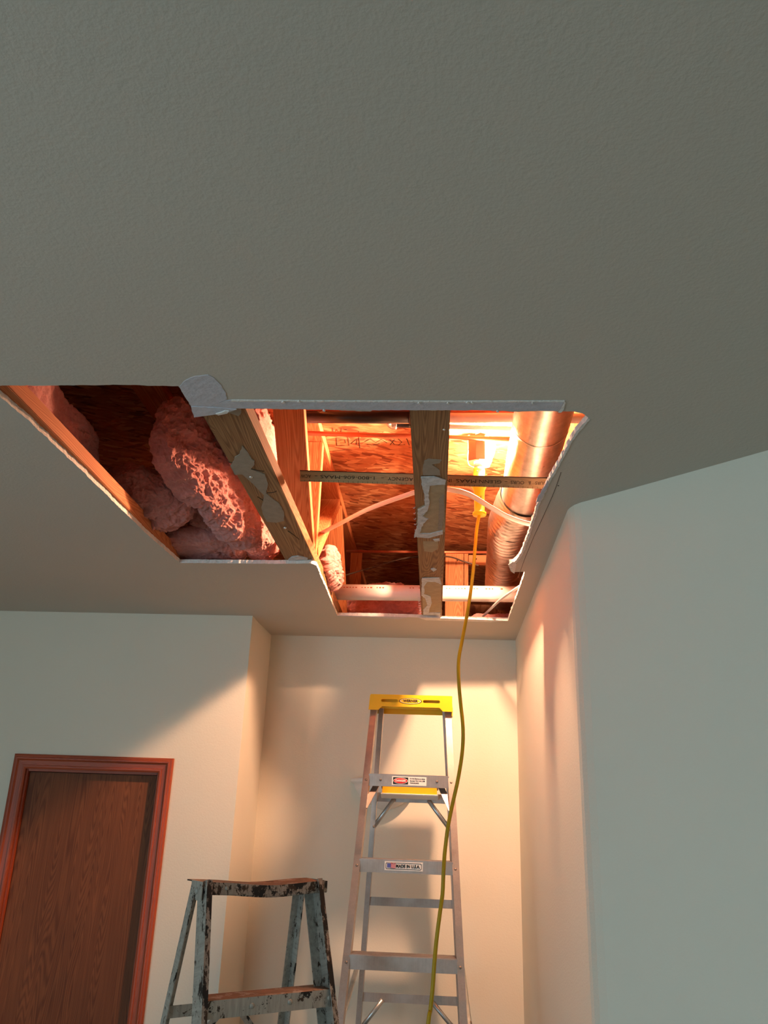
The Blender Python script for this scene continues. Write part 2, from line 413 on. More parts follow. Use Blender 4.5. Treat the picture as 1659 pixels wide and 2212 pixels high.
tag(from_bm('wall_behind', bm, M['wall']), kind='structure')
wn2 = thing('added_window', None, None, (-1.9, YB-0.05, wz0), kind='structure')  # unseen window added for the extra daylight from behind
for c, sz_ in (((-1.9, YB-0.05, wz0+0.025), (1.5, 0.08, 0.05)), ((-1.9, YB-0.05, wz1-0.025), (1.5, 0.08, 0.05)), ((-2.625, YB-0.05, 1.45), (0.05, 0.08, 1.3)), ((-1.175, YB-0.05, 1.45), (0.05, 0.08, 1.3))):
    box('window_frame', c, sz_, M['white'], wn2, 0.003)
wn = thing('window_1', None, None, (XL-0.05, -0.9, wz0), kind='structure')
for c, sz_ in (((XL-0.05, -0.9, wz0+0.025), (0.08, 2.4, 0.05)), ((XL-0.05, -0.9, wz1-0.025), (0.08, 2.4, 0.05)), ((XL-0.05, wy0+0.025, 1.45), (0.08, 0.05, 1.3)),
             ((XL-0.05, wy1-0.025, 1.45), (0.08, 0.05, 1.3)), ((XL-0.05, -0.9, 1.45), (0.08, 0.05, 1.3))):
    box('window_frame', c, sz_, M['white'], wn, 0.003)

# ceiling with the torn opening
Z0 = 0.76
hole_px = [(-8, 833), (120, 833), (250, 831), (385, 834), (396, 850), (408, 868), (414, 880), (419, 897), (440, 894), (466, 892), (480, 888), (512, 882),
           (600, 884), (700, 885), (745, 887), (800, 889), (806, 885), (890, 884), (940, 887), (962, 886), (1060, 887), (1120, 890), (1160, 888), (1210, 889),
           (1240, 889), (1258, 893), (1271, 902),
           (1262, 913), (1245, 932), (1232, 952), (1220, 975), (1211, 992), (1200, 1012), (1188, 1032), (1178, 1052), (1170, 1072), (1160, 1090),
           (1155, 1112), (1148, 1130), (1142, 1152), (1134, 1172), (1128, 1190), (1120, 1204), (1108, 1216), (1100, 1217), (1106, 1226), (1110, 1236),
           (1133, 1235), (1131, 1246), (1119, 1280), (1108, 1310), (1097, 1341), (1040, 1339), (940, 1337), (905, 1334), (820, 1331), (729, 1330),
           (718, 1305), (706, 1275), (693, 1245), (684, 1222), (672, 1217), (600, 1218), (500, 1217), (388, 1216),
           (345, 1178), (312, 1149), (283, 1120), (253, 1092), (225, 1063), (200, 1040), (175, 1014), (150, 992), (120, 963), (90, 935), (58, 905), (30, 882), (0, 857), (-14, 846)]
hole = [at_z(x, y, Z0).to_2d()[:] for x, y in hole_px]
hole_j = jag(hole, 0.006, 0.0022, 2)
bm = bmesh.new()
outer = [(XL-0.1, YB-0.1), (ex+0.2, YB-0.1), (ex+0.2, 5.0), (XL-0.1, 5.0)]
poly_prism(bm, [outer, hole_j], lambda q: Vector((q[0], q[1], CEIL)), Vector((0, 0, 0.0127)), side_mat=1, cap_mat=0)
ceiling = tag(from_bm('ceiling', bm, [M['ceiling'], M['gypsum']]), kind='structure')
def on_ceiling(name, px, mat, th=0.0012, off=0.0, amp=0.0015, seed=3, z=Z0, parent=None, step=0.008):
    p2 = jag([at_z(x, y, z).to_2d()[:] for x, y in px], step, amp, seed)
    return sheet(name, [Vector((a, b, EYE+z-off)) for a, b in p2], Vector((0, 0, -th)), M[mat], parent or ceiling)
def Q(L, ox, oy, s): return [(ox+u/s, oy+v/s) for u, v in L]
o = on_ceiling('torn_paper', [(388, 834), (400, 821), (421, 812), (450, 809), (462, 815), (478, 831), (488, 848), (490, 862), (418, 890), (413, 876), (400, 857)], 'tornpaper', seed=4)
tag(o, 'lilac grey patch of torn drywall paper')
o = on_ceiling('torn_paper', [(490, 864), (620, 866), (760, 866), (900, 867), (1060, 868), (1218, 867), (1212, 880), (1206, 887), (1060, 885), (960, 885), (810, 885), (700, 883), (512, 881), (470, 889), (421, 894), (419, 888)], 'tornpaper', seed=6)
tag(o, 'long grey strip of bare torn paper along the hole edge')
on_ceiling('torn_edge', [(500, 863), (700, 864.5), (1000, 865.5), (1220, 864.5), (1220, 867), (1000, 868), (700, 867), (500, 866)], 'gypsum', 0.0018, amp=0.0012, seed=1)
on_ceiling('torn_edge', [(1219, 866), (1222, 868), (1217, 884), (1212, 890), (1206, 890), (1212, 880)], 'gypsum', 0.0018, seed=9)
# ragged white gypsum along the right edge
re_out = [(1271, 902), (1262, 913), (1245, 932), (1232, 952), (1220, 975), (1211, 992), (1200, 1012), (1188, 1032), (1178, 1052), (1170, 1072), (1160, 1090),
          (1155, 1112), (1148, 1130), (1142, 1152), (1134, 1172), (1128, 1190), (1120, 1204), (1108, 1216)]
on_ceiling('torn_edge', [(x-1, y) for x, y in re_out]+[(x+3.5, y+2) for x, y in re_out[::-1]], 'gypsum', 0.0016, amp=0.0025, seed=12, step=0.004)
on_ceiling('torn_edge', [(1108, 1212), (1116, 1217), (1111, 1238), (1103, 1232), (1098, 1219)], 'gypsum', 0.002, seed=8)
on_ceiling('torn_paper', [(1183, 1030), (1178, 1044), (1170, 1058), (1160, 1075), (1158, 1082), (1166, 1082), (1174, 1066), (1184, 1048)], 'tornpaper', 0.003, amp=0.002, seed=5)
on_ceiling('torn_edge', [(728, 1329), (820, 1331), (880, 1333), (860, 1337), (815, 1334), (760, 1332)], 'tornpaper', 0.0015, seed=5)
on_ceiling('torn_edge', [(905, 1334), (935, 1334), (1096, 1340), (1060, 1343), (960, 1340), (920, 1339)], 'gypsum', 0.0015, seed=15)
pl = [(1212, 1020), (1197, 1062), (1176, 1110), (1152, 1162), (1134, 1206), (1119, 1248)]
tube('pencil_line', [at_z(x, y, Z0)-Vector((0, 0, 0.0002)) for x, y in pl], 0.0006, M['ink'], ceiling, 5, 4)
for x, y in ((1206, 1049), (459, 857)):
    dome('screw_hole', at_z(x, y, Z0), Vector((0, 0, -1)), 0.0022, 0.001, M['ink'], ceiling)

# floor space above: subfloor, rim
ZS = EYE+1.245
OX0, OX1, OY0, OY1 = -2.6, 1.5, -0.2, 4.95
sub = tag(box('ceiling_subfloor', ((OX0+OX1)/2, (OY0+OY1)/2, ZS+0.01), (OX1-OX0, OY1-OY0, 0.018), M['osb']), kind='structure')
tag(box('wall_rim_back', ((OX0+OX1)/2, OY1+0.012, (CEIL+ZS)/2+0.01), (OX1-OX0, 0.02, ZS-CEIL-0.016), M['osb']), kind='structure')
tag(box('wall_rim_front', ((OX0+OX1)/2, OY0-0.012, (CEIL+ZS)/2+0.01), (OX1-OX0, 0.02, ZS-CEIL-0.016), M['osb']), kind='structure')
tag(box('wall_rim_left', (OX0-0.012, (OY0+OY1)/2, (CEIL+ZS)/2+0.01), (0.02, OY1-OY0, ZS-CEIL-0.016), M['osb']), kind='structure')
tag(box('wall_rim_right', (OX1+0.012, (OY0+OY1)/2, (CEIL+ZS)/2+0.01), (0.02, OY1-OY0, ZS-CEIL-0.016), M['osb']), kind='structure')

def stroke(px, rad=0.0016):
    tube('ink_stamp', [at_z(x, y, 1.2455) for x, y in px], rad, M['ink'], sub, 5, 1, flat=0.3)
for px in ([(727, 946), (752, 945), (754, 962), (728, 963), (727, 946)], [(733, 951), (745, 950), (747, 957), (735, 957)], [(775, 932), (777, 968)], [(758, 958), (772, 948), (770, 960)],
           [(788, 954), (800, 948), (812, 956), (824, 949), (836, 957)], [(792, 959), (806, 962), (820, 958)], [(842, 950), (852, 960)], [(852, 949), (843, 961)], [(860, 948), (868, 955), (860, 962), (875, 960)], [(878, 947), (884, 962)],
           [(719, 925), (720, 940), (728, 928), (736, 941), (738, 926)], [(744, 928), (752, 928)], [(718, 975), (745, 972)]): stroke(px)
for x, y, q_ in ((612, 866, 4), (646, 865, 3), (905, 868, 3), (968, 868, 3), (1010, 867, 4), (1020, 867, 3), (1150, 868, 2), (700, 884, 3), (1075, 886, 3)):
    on_ceiling('plaster_chip', [(x-q_, y), (x, y-2), (x+q_, y+0.5), (x+1, y+2)], 'gypsum', 0.003, 0.001, 0.001, seed=x)

# ------------------------------------------------------------------ door
dr = thing('door_1', None, None, ((DX0+DX1)/2, YW, 0), kind='structure')
box('door_slab', ((DX0+DX1)/2, YW+0.035, DZ/2-0.006), (DX1-DX0-0.03, 0.035, DZ-0.022), M['doorslab'], dr, 0.002)
# vertical grain: rebuild slab so its long axis is local y
bpy.data.objects.remove(bpy.data.objects['door_slab'])
board('door_slab', Vector(((DX0+DX1)/2, YW+0.035, 0.008)), Vector(((DX0+DX1)/2, YW+0.035, DZ-0.019)), DX1-DX0-0.034, 0.035, M['doorslab'], dr)
cprof = [(0.0, 0.0), (0.0, 0.010), (0.006, 0.013), (0.012, 0.013), (0.014, 0.010), (0.030, 0.012), (0.036, 0.018), (0.041, 0.018), (0.043, 0.014), (0.050, 0.013), (0.054, 0.009), (0.054, 0.0)]
def casing_piece(kind):
    xl, xr, zt = DX0+0.010, DX1-0.010, DZ-0.008; bm = bmesh.new(); A = []; B = []
    for d, h in cprof:
        Y = YW-h
        if kind == 0: a, b = (xl-d, Y, 0.0), (xl-d, Y, zt+d)
        elif kind == 1: a, b = (xl-d, Y, zt+d), (xr+d, Y, zt+d)
        else: a, b = (xr+d, Y, zt+d), (xr+d, Y, 0.0)
        A.append(Vector(a)); B.append(Vector(b))
    p0, p1 = (A[0]+A[-1])/2, (B[0]+B[-1])/2
    mw = frame(p0, p1, Vector((0, -1, 0))); inv = mw.inverted()
    # turn so that the texture's x runs across the casing
    va = [bm.verts.new(inv @ p) for p in A]; vb = [bm.verts.new(inv @ p) for p in B]; n = len(A)
    for i in range(n): bm.faces.new((va[i], va[(i+1) % n], vb[(i+1) % n], vb[i]))
    bm.faces.new(va); bm.faces.new(vb[::-1])
    from_bm('casing', bm, M['casing'], dr, mw)
for k in range(3): casing_piece(k)
for s, x in ((0, DX0), (1, DX1)):
    board('door_jamb', Vector((x+(0.008 if s == 0 else -0.008), YW+0.055, 0.0)), Vector((x+(0.008 if s == 0 else -0.008), YW+0.055, DZ-0.002)), 0.016, 0.108, M['casing'], dr)
board('door_jamb', Vector((DX0+0.017, YW+0.055, DZ-0.009)), Vector((DX1-0.017, YW+0.055, DZ-0.009)), 0.108, 0.016, M['casing'], dr, Vector((0, 1, 0)))
board('door_stop', Vector((DX0+0.017, YW+0.060, DZ-0.035)), Vector((DX1-0.017, YW+0.060, DZ-0.035)), 0.012, 0.05, M['casing'], dr, Vector((0, 1, 0)))
for x in (DX0+0.035, DX1-0.035): board('door_stop', Vector((x, YW+0.060, 0.0)), Vector((x, YW+0.060, DZ-0.062)), 0.045, 0.012, M['casing'], dr)
kn = lathe('door_knob', [(0, 0), (0.028, 0), (0.028, 0.006), (0.011, 0.01), (0.011, 0.03), (0.024, 0.042), (0.027, 0.055), (0.02, 0.068), (0, 0.071)],
      basis(Vector((DX1-0.09, YW+0.0175, 0.92)), Vector((1, 0, 0)), Vector((0, 0, 1))), M['rivet'], dr)

# ------------------------------------------------------------------ floor trusses
ZB = 0.7727                       # underside of bottom chords, relative to the eye
ZT = 1.207
def plate_mat():
    m, nt, b = mat_base('toothed_truss_plate', 0.45, 0.7, 0.5)
    v = coords(nt, (1, 1, 1)); br = nt.nodes.new('ShaderNodeTexBrick'); nt.links.new(v, br.inputs['Vector'])
    br.inputs['Scale'].default_value = 1; br.inputs['Brick Width'].default_value = 0.012; br.inputs['Row Height'].default_value = 0.006; br.inputs['Mortar Size'].default_value = 0.0016
    br.inputs['Color1'].default_value = (0.10, 0.05, 0.03, 1); br.inputs['Color2'].default_value = (0.16, 0.08, 0.05, 1); br.inputs['Mortar'].default_value = (0.65, 0.5, 0.42, 1)
    nt.links.new(br.outputs['Color'], b.inputs['Base Color']); return m
M['plate'] = plate_mat()
def truss(xc, wd, label, webs, chordmat, skew=0.0, y0=0.0, y1=4.9):
    t = thing('floor_truss', label, 'truss', (xc, y0, EYE+ZB), group='ceiling trusses')
    f = lambda y: xc+skew*(y-2.5)
    ch = board('bottom_chord', Vector((f(y0), y0, EYE+ZB+0.019)), Vector((f(y1), y1, EYE+ZB+0.019)), wd, 0.038, M[chordmat], t)
    board('top_chord', Vector((f(y0), y0, EYE+ZT+0.019)), Vector((f(y1), y1, EYE+ZT+0.0182)), wd, 0.037, M['spruce'], t)
    for (ya, za, yb, zb) in webs:
        board('web', Vector((f(ya), ya, EYE+za)), Vector((f(yb), yb, EYE+zb)), wd-0.004, 0.038, M['spruce'], t)
    return t, ch
w_std = []
b0, t0_ = ZB+0.04, ZT-0.002
# joints along truss 1 measured from the photograph
webs1 = [(0.35, b0, 0.90, t0_), (0.94, t0_, 1.36, b0), (2.075, t0_, 2.52, b0), (2.565, b0, 2.565, t0_), (2.61, b0+0.01, 3.11, t0_-0.01), (3.165, t0_, 3.62, b0), (3.66, b0, 4.15, t0_)]
webs2 = [(0.75, b0, 1.30, t0_), (1.34, t0_, 1.80, b0), (1.84, b0, 2.26, t0_), (2.59, t0_, 2.862, b0), (2.925, b0, 2.925, t0_), (2.97, b0, 3.40, t0_), (3.44, t0_, 3.9, b0), (3.94, b0, 4.4, t0_)]
webs0 = [(0.15, b0, 0.70, t0_), (0.74, t0_, 1.20, b0), (2.75, b0, 3.2, t0_), (3.24, t0_, 3.7, b0)]
tr0, c0 = truss(-0.892, 0.090, 'dim orange floor truss along the left edge of the ceiling hole', webs0, 'spruce')
tr1, c1 = truss(-0.4415, 0.0965, 'floor truss with grey paper patches between the insulation and the lit bay', webs1, 'pine')
tr2, c2 = truss(-0.0165, 0.082, 'knotty floor truss with white compound smears hanging in the middle of the hole', webs2, 'pine')
tr3, c3 = truss(0.425, 0.090, 'brightly lit floor truss beyond the silver duct', webs0, 'spruce')
# toothed plates on truss 1
def tplate(tr, px, mat='plate', X=None):
    pts = [at_x(x, y, X) for x, y in px]
    return sheet('truss_plate', pts, Vector((0.0015, 0, 0)), M[mat], tr)
xr1 = -0.4415+0.0965/2
pb = box('truss_plate', (xr1+0.001, 2.585, EYE+ZB+0.035), (0.0016, 0.19, 0.064), M['plate'], tr1)
# plate texture needs local xy, so rotate the mesh into its own plane
for v in pb.data.vertices: v.co = Vector((v.co.y, v.co.z, v.co.x))
m_ = Matrix(((0, 0, 1, 0), (1, 0, 0, 0), (0, 1, 0, 0), (0, 0, 0, 1)))
pb.matrix_local = pb.matrix_local @ m_
for yy in (2.575, 3.13):
    p_ = box('truss_plate', (xr1+0.001, yy, EYE+ZT+0.0), (0.0016, 0.12, 0.06), M['plate'], tr1)
    for v in p_.data.vertices: v.co = Vector((v.co.y, v.co.z, v.co.x))
    p_.matrix_local = p_.matrix_local @ m_

def on_chord(name, px, mat, tr, th=0.0014, off=0.0, amp=0.0014, seed=3):
    return on_ceiling(name, px, mat, th, off, amp, seed, ZB, tr, 0.006)
s2, s3 = 4.879, 4.2526
on_chord('paper_patch', Q([(700, 790), (760, 860), (800, 930), (830, 950), (820, 1000), (790, 1035), (940, 1090), (970, 1200), (950, 1290), (1010, 1340), (1090, 1400), (1140, 1490), (1140, 1580), (1060, 1600), (960, 1590), (920, 1520), (900, 1440), (920, 1380), (930, 1310), (860, 1240), (790, 1170), (700, 1090), (625, 1095), (575, 1000), (610, 950), (620, 910), (670, 880)], 380, 800, s2), 'graypaper', c1, 0.002)
on_chord('paper_patch', Q([(650, 385), (690, 380), (690, 430), (660, 465), (560, 430), (480, 400)], 380, 800, s2), 'graypaper', c1, 0.001, 0.003)
on_chord('compound_blob', Q([(1185, 1990), (1220, 1960), (1290, 1950), (1390, 1975), (1385, 2000), (1300, 2010), (1200, 2010)], 380, 800, s2), 'compound', c1, 0.003)
for u, v in ((790, 1125), (1150, 1660)):
    dome('drywall_screw', at_z(380+u/s2, 800+v/s2, ZB-0.002), Vector((0, 0, -1)), 0.0045, 0.003, M['screw'], c1)
for u0, v0, u1, v1 in ((790, 1035, 930, 1060), (1180, 1690, 1300, 1780), (960, 1290, 1060, 1270), (555, 965, 605, 962), (860, 1330, 920, 1370)):
    a, b_ = [at_z(380+u/s2, 800+v/s2, ZB)-Vector((0, 0, 0.0005)) for u, v in ((u0, v0), (u1, v1))]
    tube('wood_crack', [a, (a+b_)/2+Vector((0.002, 0.004, 0)), b_], 0.0011, M['ink'], c1, 5, 3)
on_chord('paper_patch', Q([(1260, 660), (1300, 640), (1420, 650), (1400, 680), (1330, 690), (1400, 740), (1410, 790), (1250, 790), (1245, 740)], 620, 840, s3), 'graypaper', c2, 0.0012)
on_chord('paper_patch', Q([(1240, 805), (1350, 800), (1455, 830), (1450, 900), (1450, 1310), (1200, 1330), (1190, 1250), (1200, 1095), (1270, 1060), (1270, 980), (1245, 860)], 620, 840, s3), 'kraft', c2, 0.0016)
on_chord('compound_blob', Q([(1230, 800), (1350, 795), (1460, 830), (1455, 870), (1380, 870), (1310, 880), (1300, 960), (1310, 1040), (1290, 1110), (1240, 1160), (1300, 1185), (1250, 1230), (1220, 1320), (1170, 1360), (1170, 1330), (1200, 1240), (1200, 1100), (1265, 1070), (1262, 960), (1240, 880)], 620, 840, s3), 'compound', c2, 0.002, 0.0016, 0.002)
on_chord('compound_blob', Q([(1200, 1320), (1320, 1318), (1430, 1290), (1432, 1325), (1300, 1360), (1190, 1352)], 620, 840, s3), 'compound', c2, 0.002, 0.0018, 0.002)
on_chord('compound_blob', Q([(1400, 1000), (1440, 960), (1445, 1120), (1420, 1290), (1385, 1290), (1395, 1130)], 620, 840, s3), 'graypaper', c2, 0.0012, 0.0016, 0.002)
on_chord('paper_patch', Q([(1240, 1735), (1415, 1728), (1420, 1850), (1412, 2088), (1250, 2088), (1245, 1950), (1240, 1840)], 620, 840, s3), 'kraft', c2, 0.0016)
on_chord('compound_blob', Q([(1240, 1730), (1400, 1728), (1420, 1790), (1360, 1765), (1290, 1765), (1262, 1800), (1262, 1880), (1320, 1900), (1330, 1960), (1310, 2010), (1300, 2050), (1410, 2050), (1405, 2095), (1250, 2095), (1255, 2020), (1290, 1980), (1270, 1920), (1235, 1890)], 620, 840, s3), 'compound', c2, 0.002, 0.0016, 0.002)
on_chord('compound_blob', Q([(1320, 1650), (1350, 1642), (1375, 1655), (1345, 1675)], 620, 840, s3), 'compound', c2, 0.002)
on_chord('compound_blob', Q([(1340, 1380), (1400, 1372), (1405, 1392), (1360, 1398)], 620, 840, s3), 'compound', c2, 0.0015)
on_chord('paper_patch', Q([(1250, 1400), (1390, 1400), (1385, 1470), (1330, 1500), (1260, 1490)], 620, 840, s3), 'kraft', c2, 0.0006)
# flap of drywall hanging from the hole's corner over truss 1
on_ceiling('torn_paper', Q([(160, 372), (192, 484), (300, 470), (450, 447), (560, 430), (640, 402), (560, 396), (400, 380)], 380, 800, s2), 'tornpaper', 0.0016, 0.001, seed=21)
on_ceiling('torn_edge', Q([(420, 440), (520, 405), (560, 410), (545, 432), (450, 452)], 380, 800, s2), 'gypsum', 0.003, 0.002, seed=22)
# splintered edge along truss 2's lower left end
for k in range(8):
    a = at_z(907+k*0.6, 1292+k*5, ZB); tube('paper_fray', [a, a+Vector((-0.004-0.003*random.random(), 0.002, -0.003)), a+Vector((-0.007, 0.004*random.random(), 0.001))], 0.0014, M['gypsum'], c2, 5, 3)
for k in range(6):
    a = at_z(897+k*0.8, 1095+k*12, ZB); tube('paper_fray', [a, a+Vector((-0.003, 0.003, -0.003)), a+Vector((-0.006, 0.005*random.random(), -0.001))], 0.0009, M['compound'], c2, 5, 3)
# nail heads on truss 2
dome('drywall_screw', at_z(959, 928, ZB), Vector((0, 0, -1)), 0.003, 0.002, M['screw'], c2)

# back framing seen at the end of the lit bay
fr = thing('wall_rim_framing', None, None, (0, 3.79, CEIL+0.02), kind='structure')
def vstud(x0, x1, z0, z1, y=3.79, th=0.03):
    return board('stud', Vector(((x0+x1)/2, y, EYE+z0)), Vector(((x0+x1)/2, y, EYE+z1)), x1-x0, th, M['spruce'], fr)
st = vstud(0.044, 0.130, 0.79, ZT-0.003)
vstud(0.133, 0.152, 0.79, ZT-0.003)
vstud(-0.415, -0.36, 0.79, ZT-0.003, 3.80)
board('plate', Vector((0.155, 3.80, EYE+1.172)), Vector((0.62, 3.80, EYE+1.172)), 0.03, 0.05, M['spruce'], fr, Vector((0, 1, 0)))
for x, z in ((0.062, 1.21), (0.108, 1.205), (0.100, 1.165), (0.19, 1.175), (0.30, 1.18)):
    dome('nail', Vector((x, 3.775, EYE+z)), Vector((0, -1, 0)), 0.004, 0.002, M['ink'], fr)

# ------------------------------------------------------------------ pipes, duct and cables in the opening
def pth(name, pts, r, mat, label, cat, **k):
    o = tube(name, pts, r, M[mat], None, **k); tag(o, label, cat); return o
def straight(name, p, q, r, mat, parent=None, seg=20): return tube(name, [p, (p+q)/2, q], r, M[mat], parent, seg, 1)
bp = thing('drain_pipe', 'thick black pipe running crosswise at the top of the hole', 'pipe', at_z(665, 900, 1.16))
d_ = at_z(880, 901, 1.16)-at_z(665, 900, 1.16)
P0 = at_z(665, 901, 1.16)-d_*0.1; P1 = at_z(665, 901, 1.16)+d_*3.4
Pm = P0+(P1-P0)*0.385
straight('pipe', P0, Pm, 0.0192, 'black', bp)
straight('pipe', Pm, P1, 0.0155, 'pvc', bp)  # black pipe carried on in white: lamp glare put into the colour
straight('coupling', P0+d_*1.12, P0+d_*1.30, 0.022, 'black', bp)
g = thing('gas_fitting', 'small grey metal elbow fitting with printed black hose under the black pipe', 'pipe', at_z(850, 915, 1.15))
a = at_z(838, 911, 1.16); b_ = at_z(846, 920, 1.16); c_ = at_z(856, 920, 1.16)
tube('elbow', [a+Vector((0, 0, 0.03)), a, b_, c_], 0.009, M['screw'], g, 12, 5)
straight('collar', at_z(851, 919, 1.16), at_z(856, 919, 1.16), 0.0125, 'screw', g)
straight('hose', at_z(857, 918, 1.16), at_z(905, 919.5, 1.16), 0.0085, 'black', g)
straight('overlit_hose', at_z(906, 919.5, 1.16), at_z(1130, 927, 1.16), 0.0075, 'pvc', g)  # hose carried on in white, its overexposure by the lamp painted in
cu = straight('copper_pipe', at_z(650, 935.5, 1.17), at_z(1120, 949, 1.17), 0.0078, 'copper')
tag(cu, 'thin red copper pipe crossing below the black pipe', 'pipe')
# second pair of pipes in the over-lit bay
cu2 = straight('water_pipe', at_z(640, 886, 1.185), at_z(1120, 889, 1.185), 0.009, 'copper')
tag(cu2, 'thin pipe at the very top edge of the hole behind the black pipe', 'pipe')
# white PVC
p0, p1 = at_z(640, 1278, 0.845), at_z(1150, 1284, 0.845)
pv = thing('pvc_pipe', 'white plastic drain pipe with printed line crossing the far end of the hole', 'pipe', p0)
straight('pipe', p0, p1, 0.0315, 'pvc', pv, 28)
dirp = (p1-p0).normalized()
nrm = Vector((0, -0.93, -0.02)).normalized()
k = 0; x = 0.09
upv = Vector((0, -0.45, 0.9)).normalized()
while x < (p1-p0).length-0.12:
    if not (0.36 < x < 0.46) and random.random() < 0.86:
        hgt = 0.0035+0.003*random.random(); wdt = 0.004+0.005*random.random()
        ang = math.radians(24)
        cc = p0+dirp*x+Vector((0, -math.cos(ang)*0.0315, math.sin(ang)*0.0315))
        bmx = bmesh.new(); add_box(bmx, (0, 0, 0), (wdt, hgt, 0.0006)); 
        nn = Vector((0, -math.cos(ang), math.sin(ang)))
        from_bm('printed_mark', bmx, M['copper'], pv, basis(cc, dirp, nn.cross(dirp)))
    x += 0.012
# dark thin rods at the back
r1 = straight('conduit', at_y(748, 1191, 3.6), at_y(1130, 1194, 3.6), 0.0065, 'copper'); tag(r1, 'thin dark red rod crossing in front of the back studs', 'pipe')
r2 = tube('wire', [at_y(745, 1243, 3.5), at_y(800, 1227, 3.5), at_y(880, 1205, 3.5), at_y(962, 1202, 3.45), at_y(1000, 1212, 3.4), at_y(1034, 1222, 3.4)], 0.0035, M['wire'])
tag(r2, 'dark sagging wire strung across the back of the bay', 'wire')
# white cables
cb = pth('electric_cable', [at_z(640, 1190, 0.93), at_z(690, 1155, 0.94), at_z(740, 1128, 0.95), at_z(800, 1098, 0.95), at_z(895, 1064, 0.92), at_z(930, 1057, 0.88), at_z(965, 1057, 0.87), at_z(1010, 1067, 0.87), at_z(1060, 1096, 0.86), at_z(1100, 1118, 0.85), at_z(1150, 1133, 0.84), at_z(1230, 1142, 0.83)],
         0.0075, 'cable', 'white flat electrical cable looping behind the yellow lamp handle', 'cable', seg=10, n=8)
cb2 = pth('thin_cable', [at_z(1030, 1345, 0.80), at_z(1055, 1320, 0.80), at_z(1085, 1292, 0.80), at_z(1120, 1268, 0.80), at_z(1160, 1240, 0.80)], 0.0052, 'cable',
          'thin white cable in the far right corner of the hole', 'cable', seg=10, n=8)

# round duct: smooth pipe, crimped elbow, pleated section
dt = thing('air_duct', 'round silver metal air duct with crinkled lower section by the right edge', 'duct', (0.30, 1.6, EYE+0.95))
zc = 1.055; rd = 0.079
def seglathe(name, p, q, rf, n, seg, mat):
    ax = (q-p); L = ax.length; z = ax.normalized(); x = z.orthogonal().normalized(); x = Vector((1, 0, 0)); x = (x-z*x.dot(z)).normalized(); y = z.cross(x)
    bm = bmesh.new(); rings = []
    for i in range(n+1):
        t = i/n; row = []
        for k in range(seg):
            a = 2*math.pi*k/seg; r = rf(t, a); row.append(bm.verts.new((r*math.cos(a), r*math.sin(a), L*t)))
        rings.append(row)
    for A, B in zip(rings, rings[1:]):
        for k in range(seg): bm.faces.new((A[k], A[(k+1) % seg], B[(k+1) % seg], B[k]))
    mw = Matrix(((x.x, y.x, z.x, p.x), (x.y, y.y, z.y, p.y), (x.z, y.z, z.z, p.z), (0, 0, 0, 1)))
    return from_bm(name, bm, M[mat], dt, mw, True)
A1 = at_z(1183, 850, zc); A2 = at_z(1132, 1072, zc); A2.x = A2.x
A0 = A1+(A1-A2)*0.8
seglathe('duct_pipe', A0, A2, lambda t, a: rd*(1+0.004*math.sin(a*3+t*4)), 12, 48, 'duct')
J = A0+(A2-A0)*0.57
seglathe('duct_seam', J-(A2-A0).normalized()*0.004, J+(A2-A0).normalized()*0.004, lambda t, a: rd*1.012+0.001*math.sin(t*math.pi), 3, 48, 'duct')
B1 = at_z(1104, 1128, zc-0.01); B2 = at_z(1088, 1262, zc-0.05)
def crink(t, a):
    n_ = noise.noise(Vector((a*1.3, t*7, 1.0)))
    return (rd+0.004)*(1+0.030*abs(noise.noise(Vector((math.cos(a)*1.6+t*5.5, math.sin(a)*1.6-t*3, t*16))))*1.2+0.010*math.sin(t*150+2.5*math.sin(a+1)+n_*3))
seglathe('duct_elbow', A2-(A2-A0).normalized()*0.02, B1+(B1-A2).normalized()*0.01, lambda t, a: crink(t*0.4, a)*(1+0.02*math.sin(t*math.pi)), 40, 64, 'duct')
seglathe('flexible_section', B1-(B2-B1).normalized()*0.01, B2+(B2-B1)*0.02, crink, 150, 72, 'duct')
B3 = B2+(B2-B1)*0.02
seglathe('duct_collar', B3, B3+(B2-B1).normalized()*0.12, lambda t, a: rd+0.002, 4, 48, 'duct')

# yardstick laid across the chords
ys = thing('yardstick', 'wooden yardstick with upside-down lettering laid across the hole', 'yardstick', at_z(648, 1027, 0.83))
YZ = 0.832
yl = at_z(648, 1028, YZ); yr = at_z(1175, 1044, YZ); yd = (yr-yl).normalized()
yface = Vector((0, -0.80, -0.60)).normalized(); yface = (yface-yd*yface.dot(yd)).normalized(); yup = yface.cross(yd)
if yup.z < 0: yup = -yup
ye = yl+yd*0.914
bm = bmesh.new(); add_box(bm, (0, 0, 0), (0.0285, 0.914, 0.005), 0.0006)
stick = from_bm('stick', bm, M['stick'], ys, frame(yl, ye, yup))
bm = bmesh.new(); add_box(bm, (0, 0, 0), (0.0056, 0.914, 0.0008))
from_bm('dark_edge', bm, M['ink'], ys, frame(yl+yup*0.0146, ye+yup*0.0146, -yface))
ppm = (yr-yl).length/(1175-648)
def ytext(s, xa, xb, h=0.0125):
    c = yl+yd*(((xa+xb)/2-648)*ppm)+yface*0.0027+yup*0.001
    text('lettering', s, h, basis(c, -yd, -yup), M['ink'], stick, (xb-xa)*ppm, 0.0)
for s, a, b_ in (('ACW', 650, 672), ('-', 680, 686), ('1-800-606-MAAS', 694, 811), ('-', 824, 830), ('AGENCY', 838, 893), ('INSURANCE', 901, 976), ('MAAS', 986, 1029), ('GLENN', 1035, 1083),
                 ('-', 1090, 1096), ('OURS', 1103, 1132), ('&', 1141, 1147), ('YOURS', 1156, 1186)): ytext(s, a, b_)
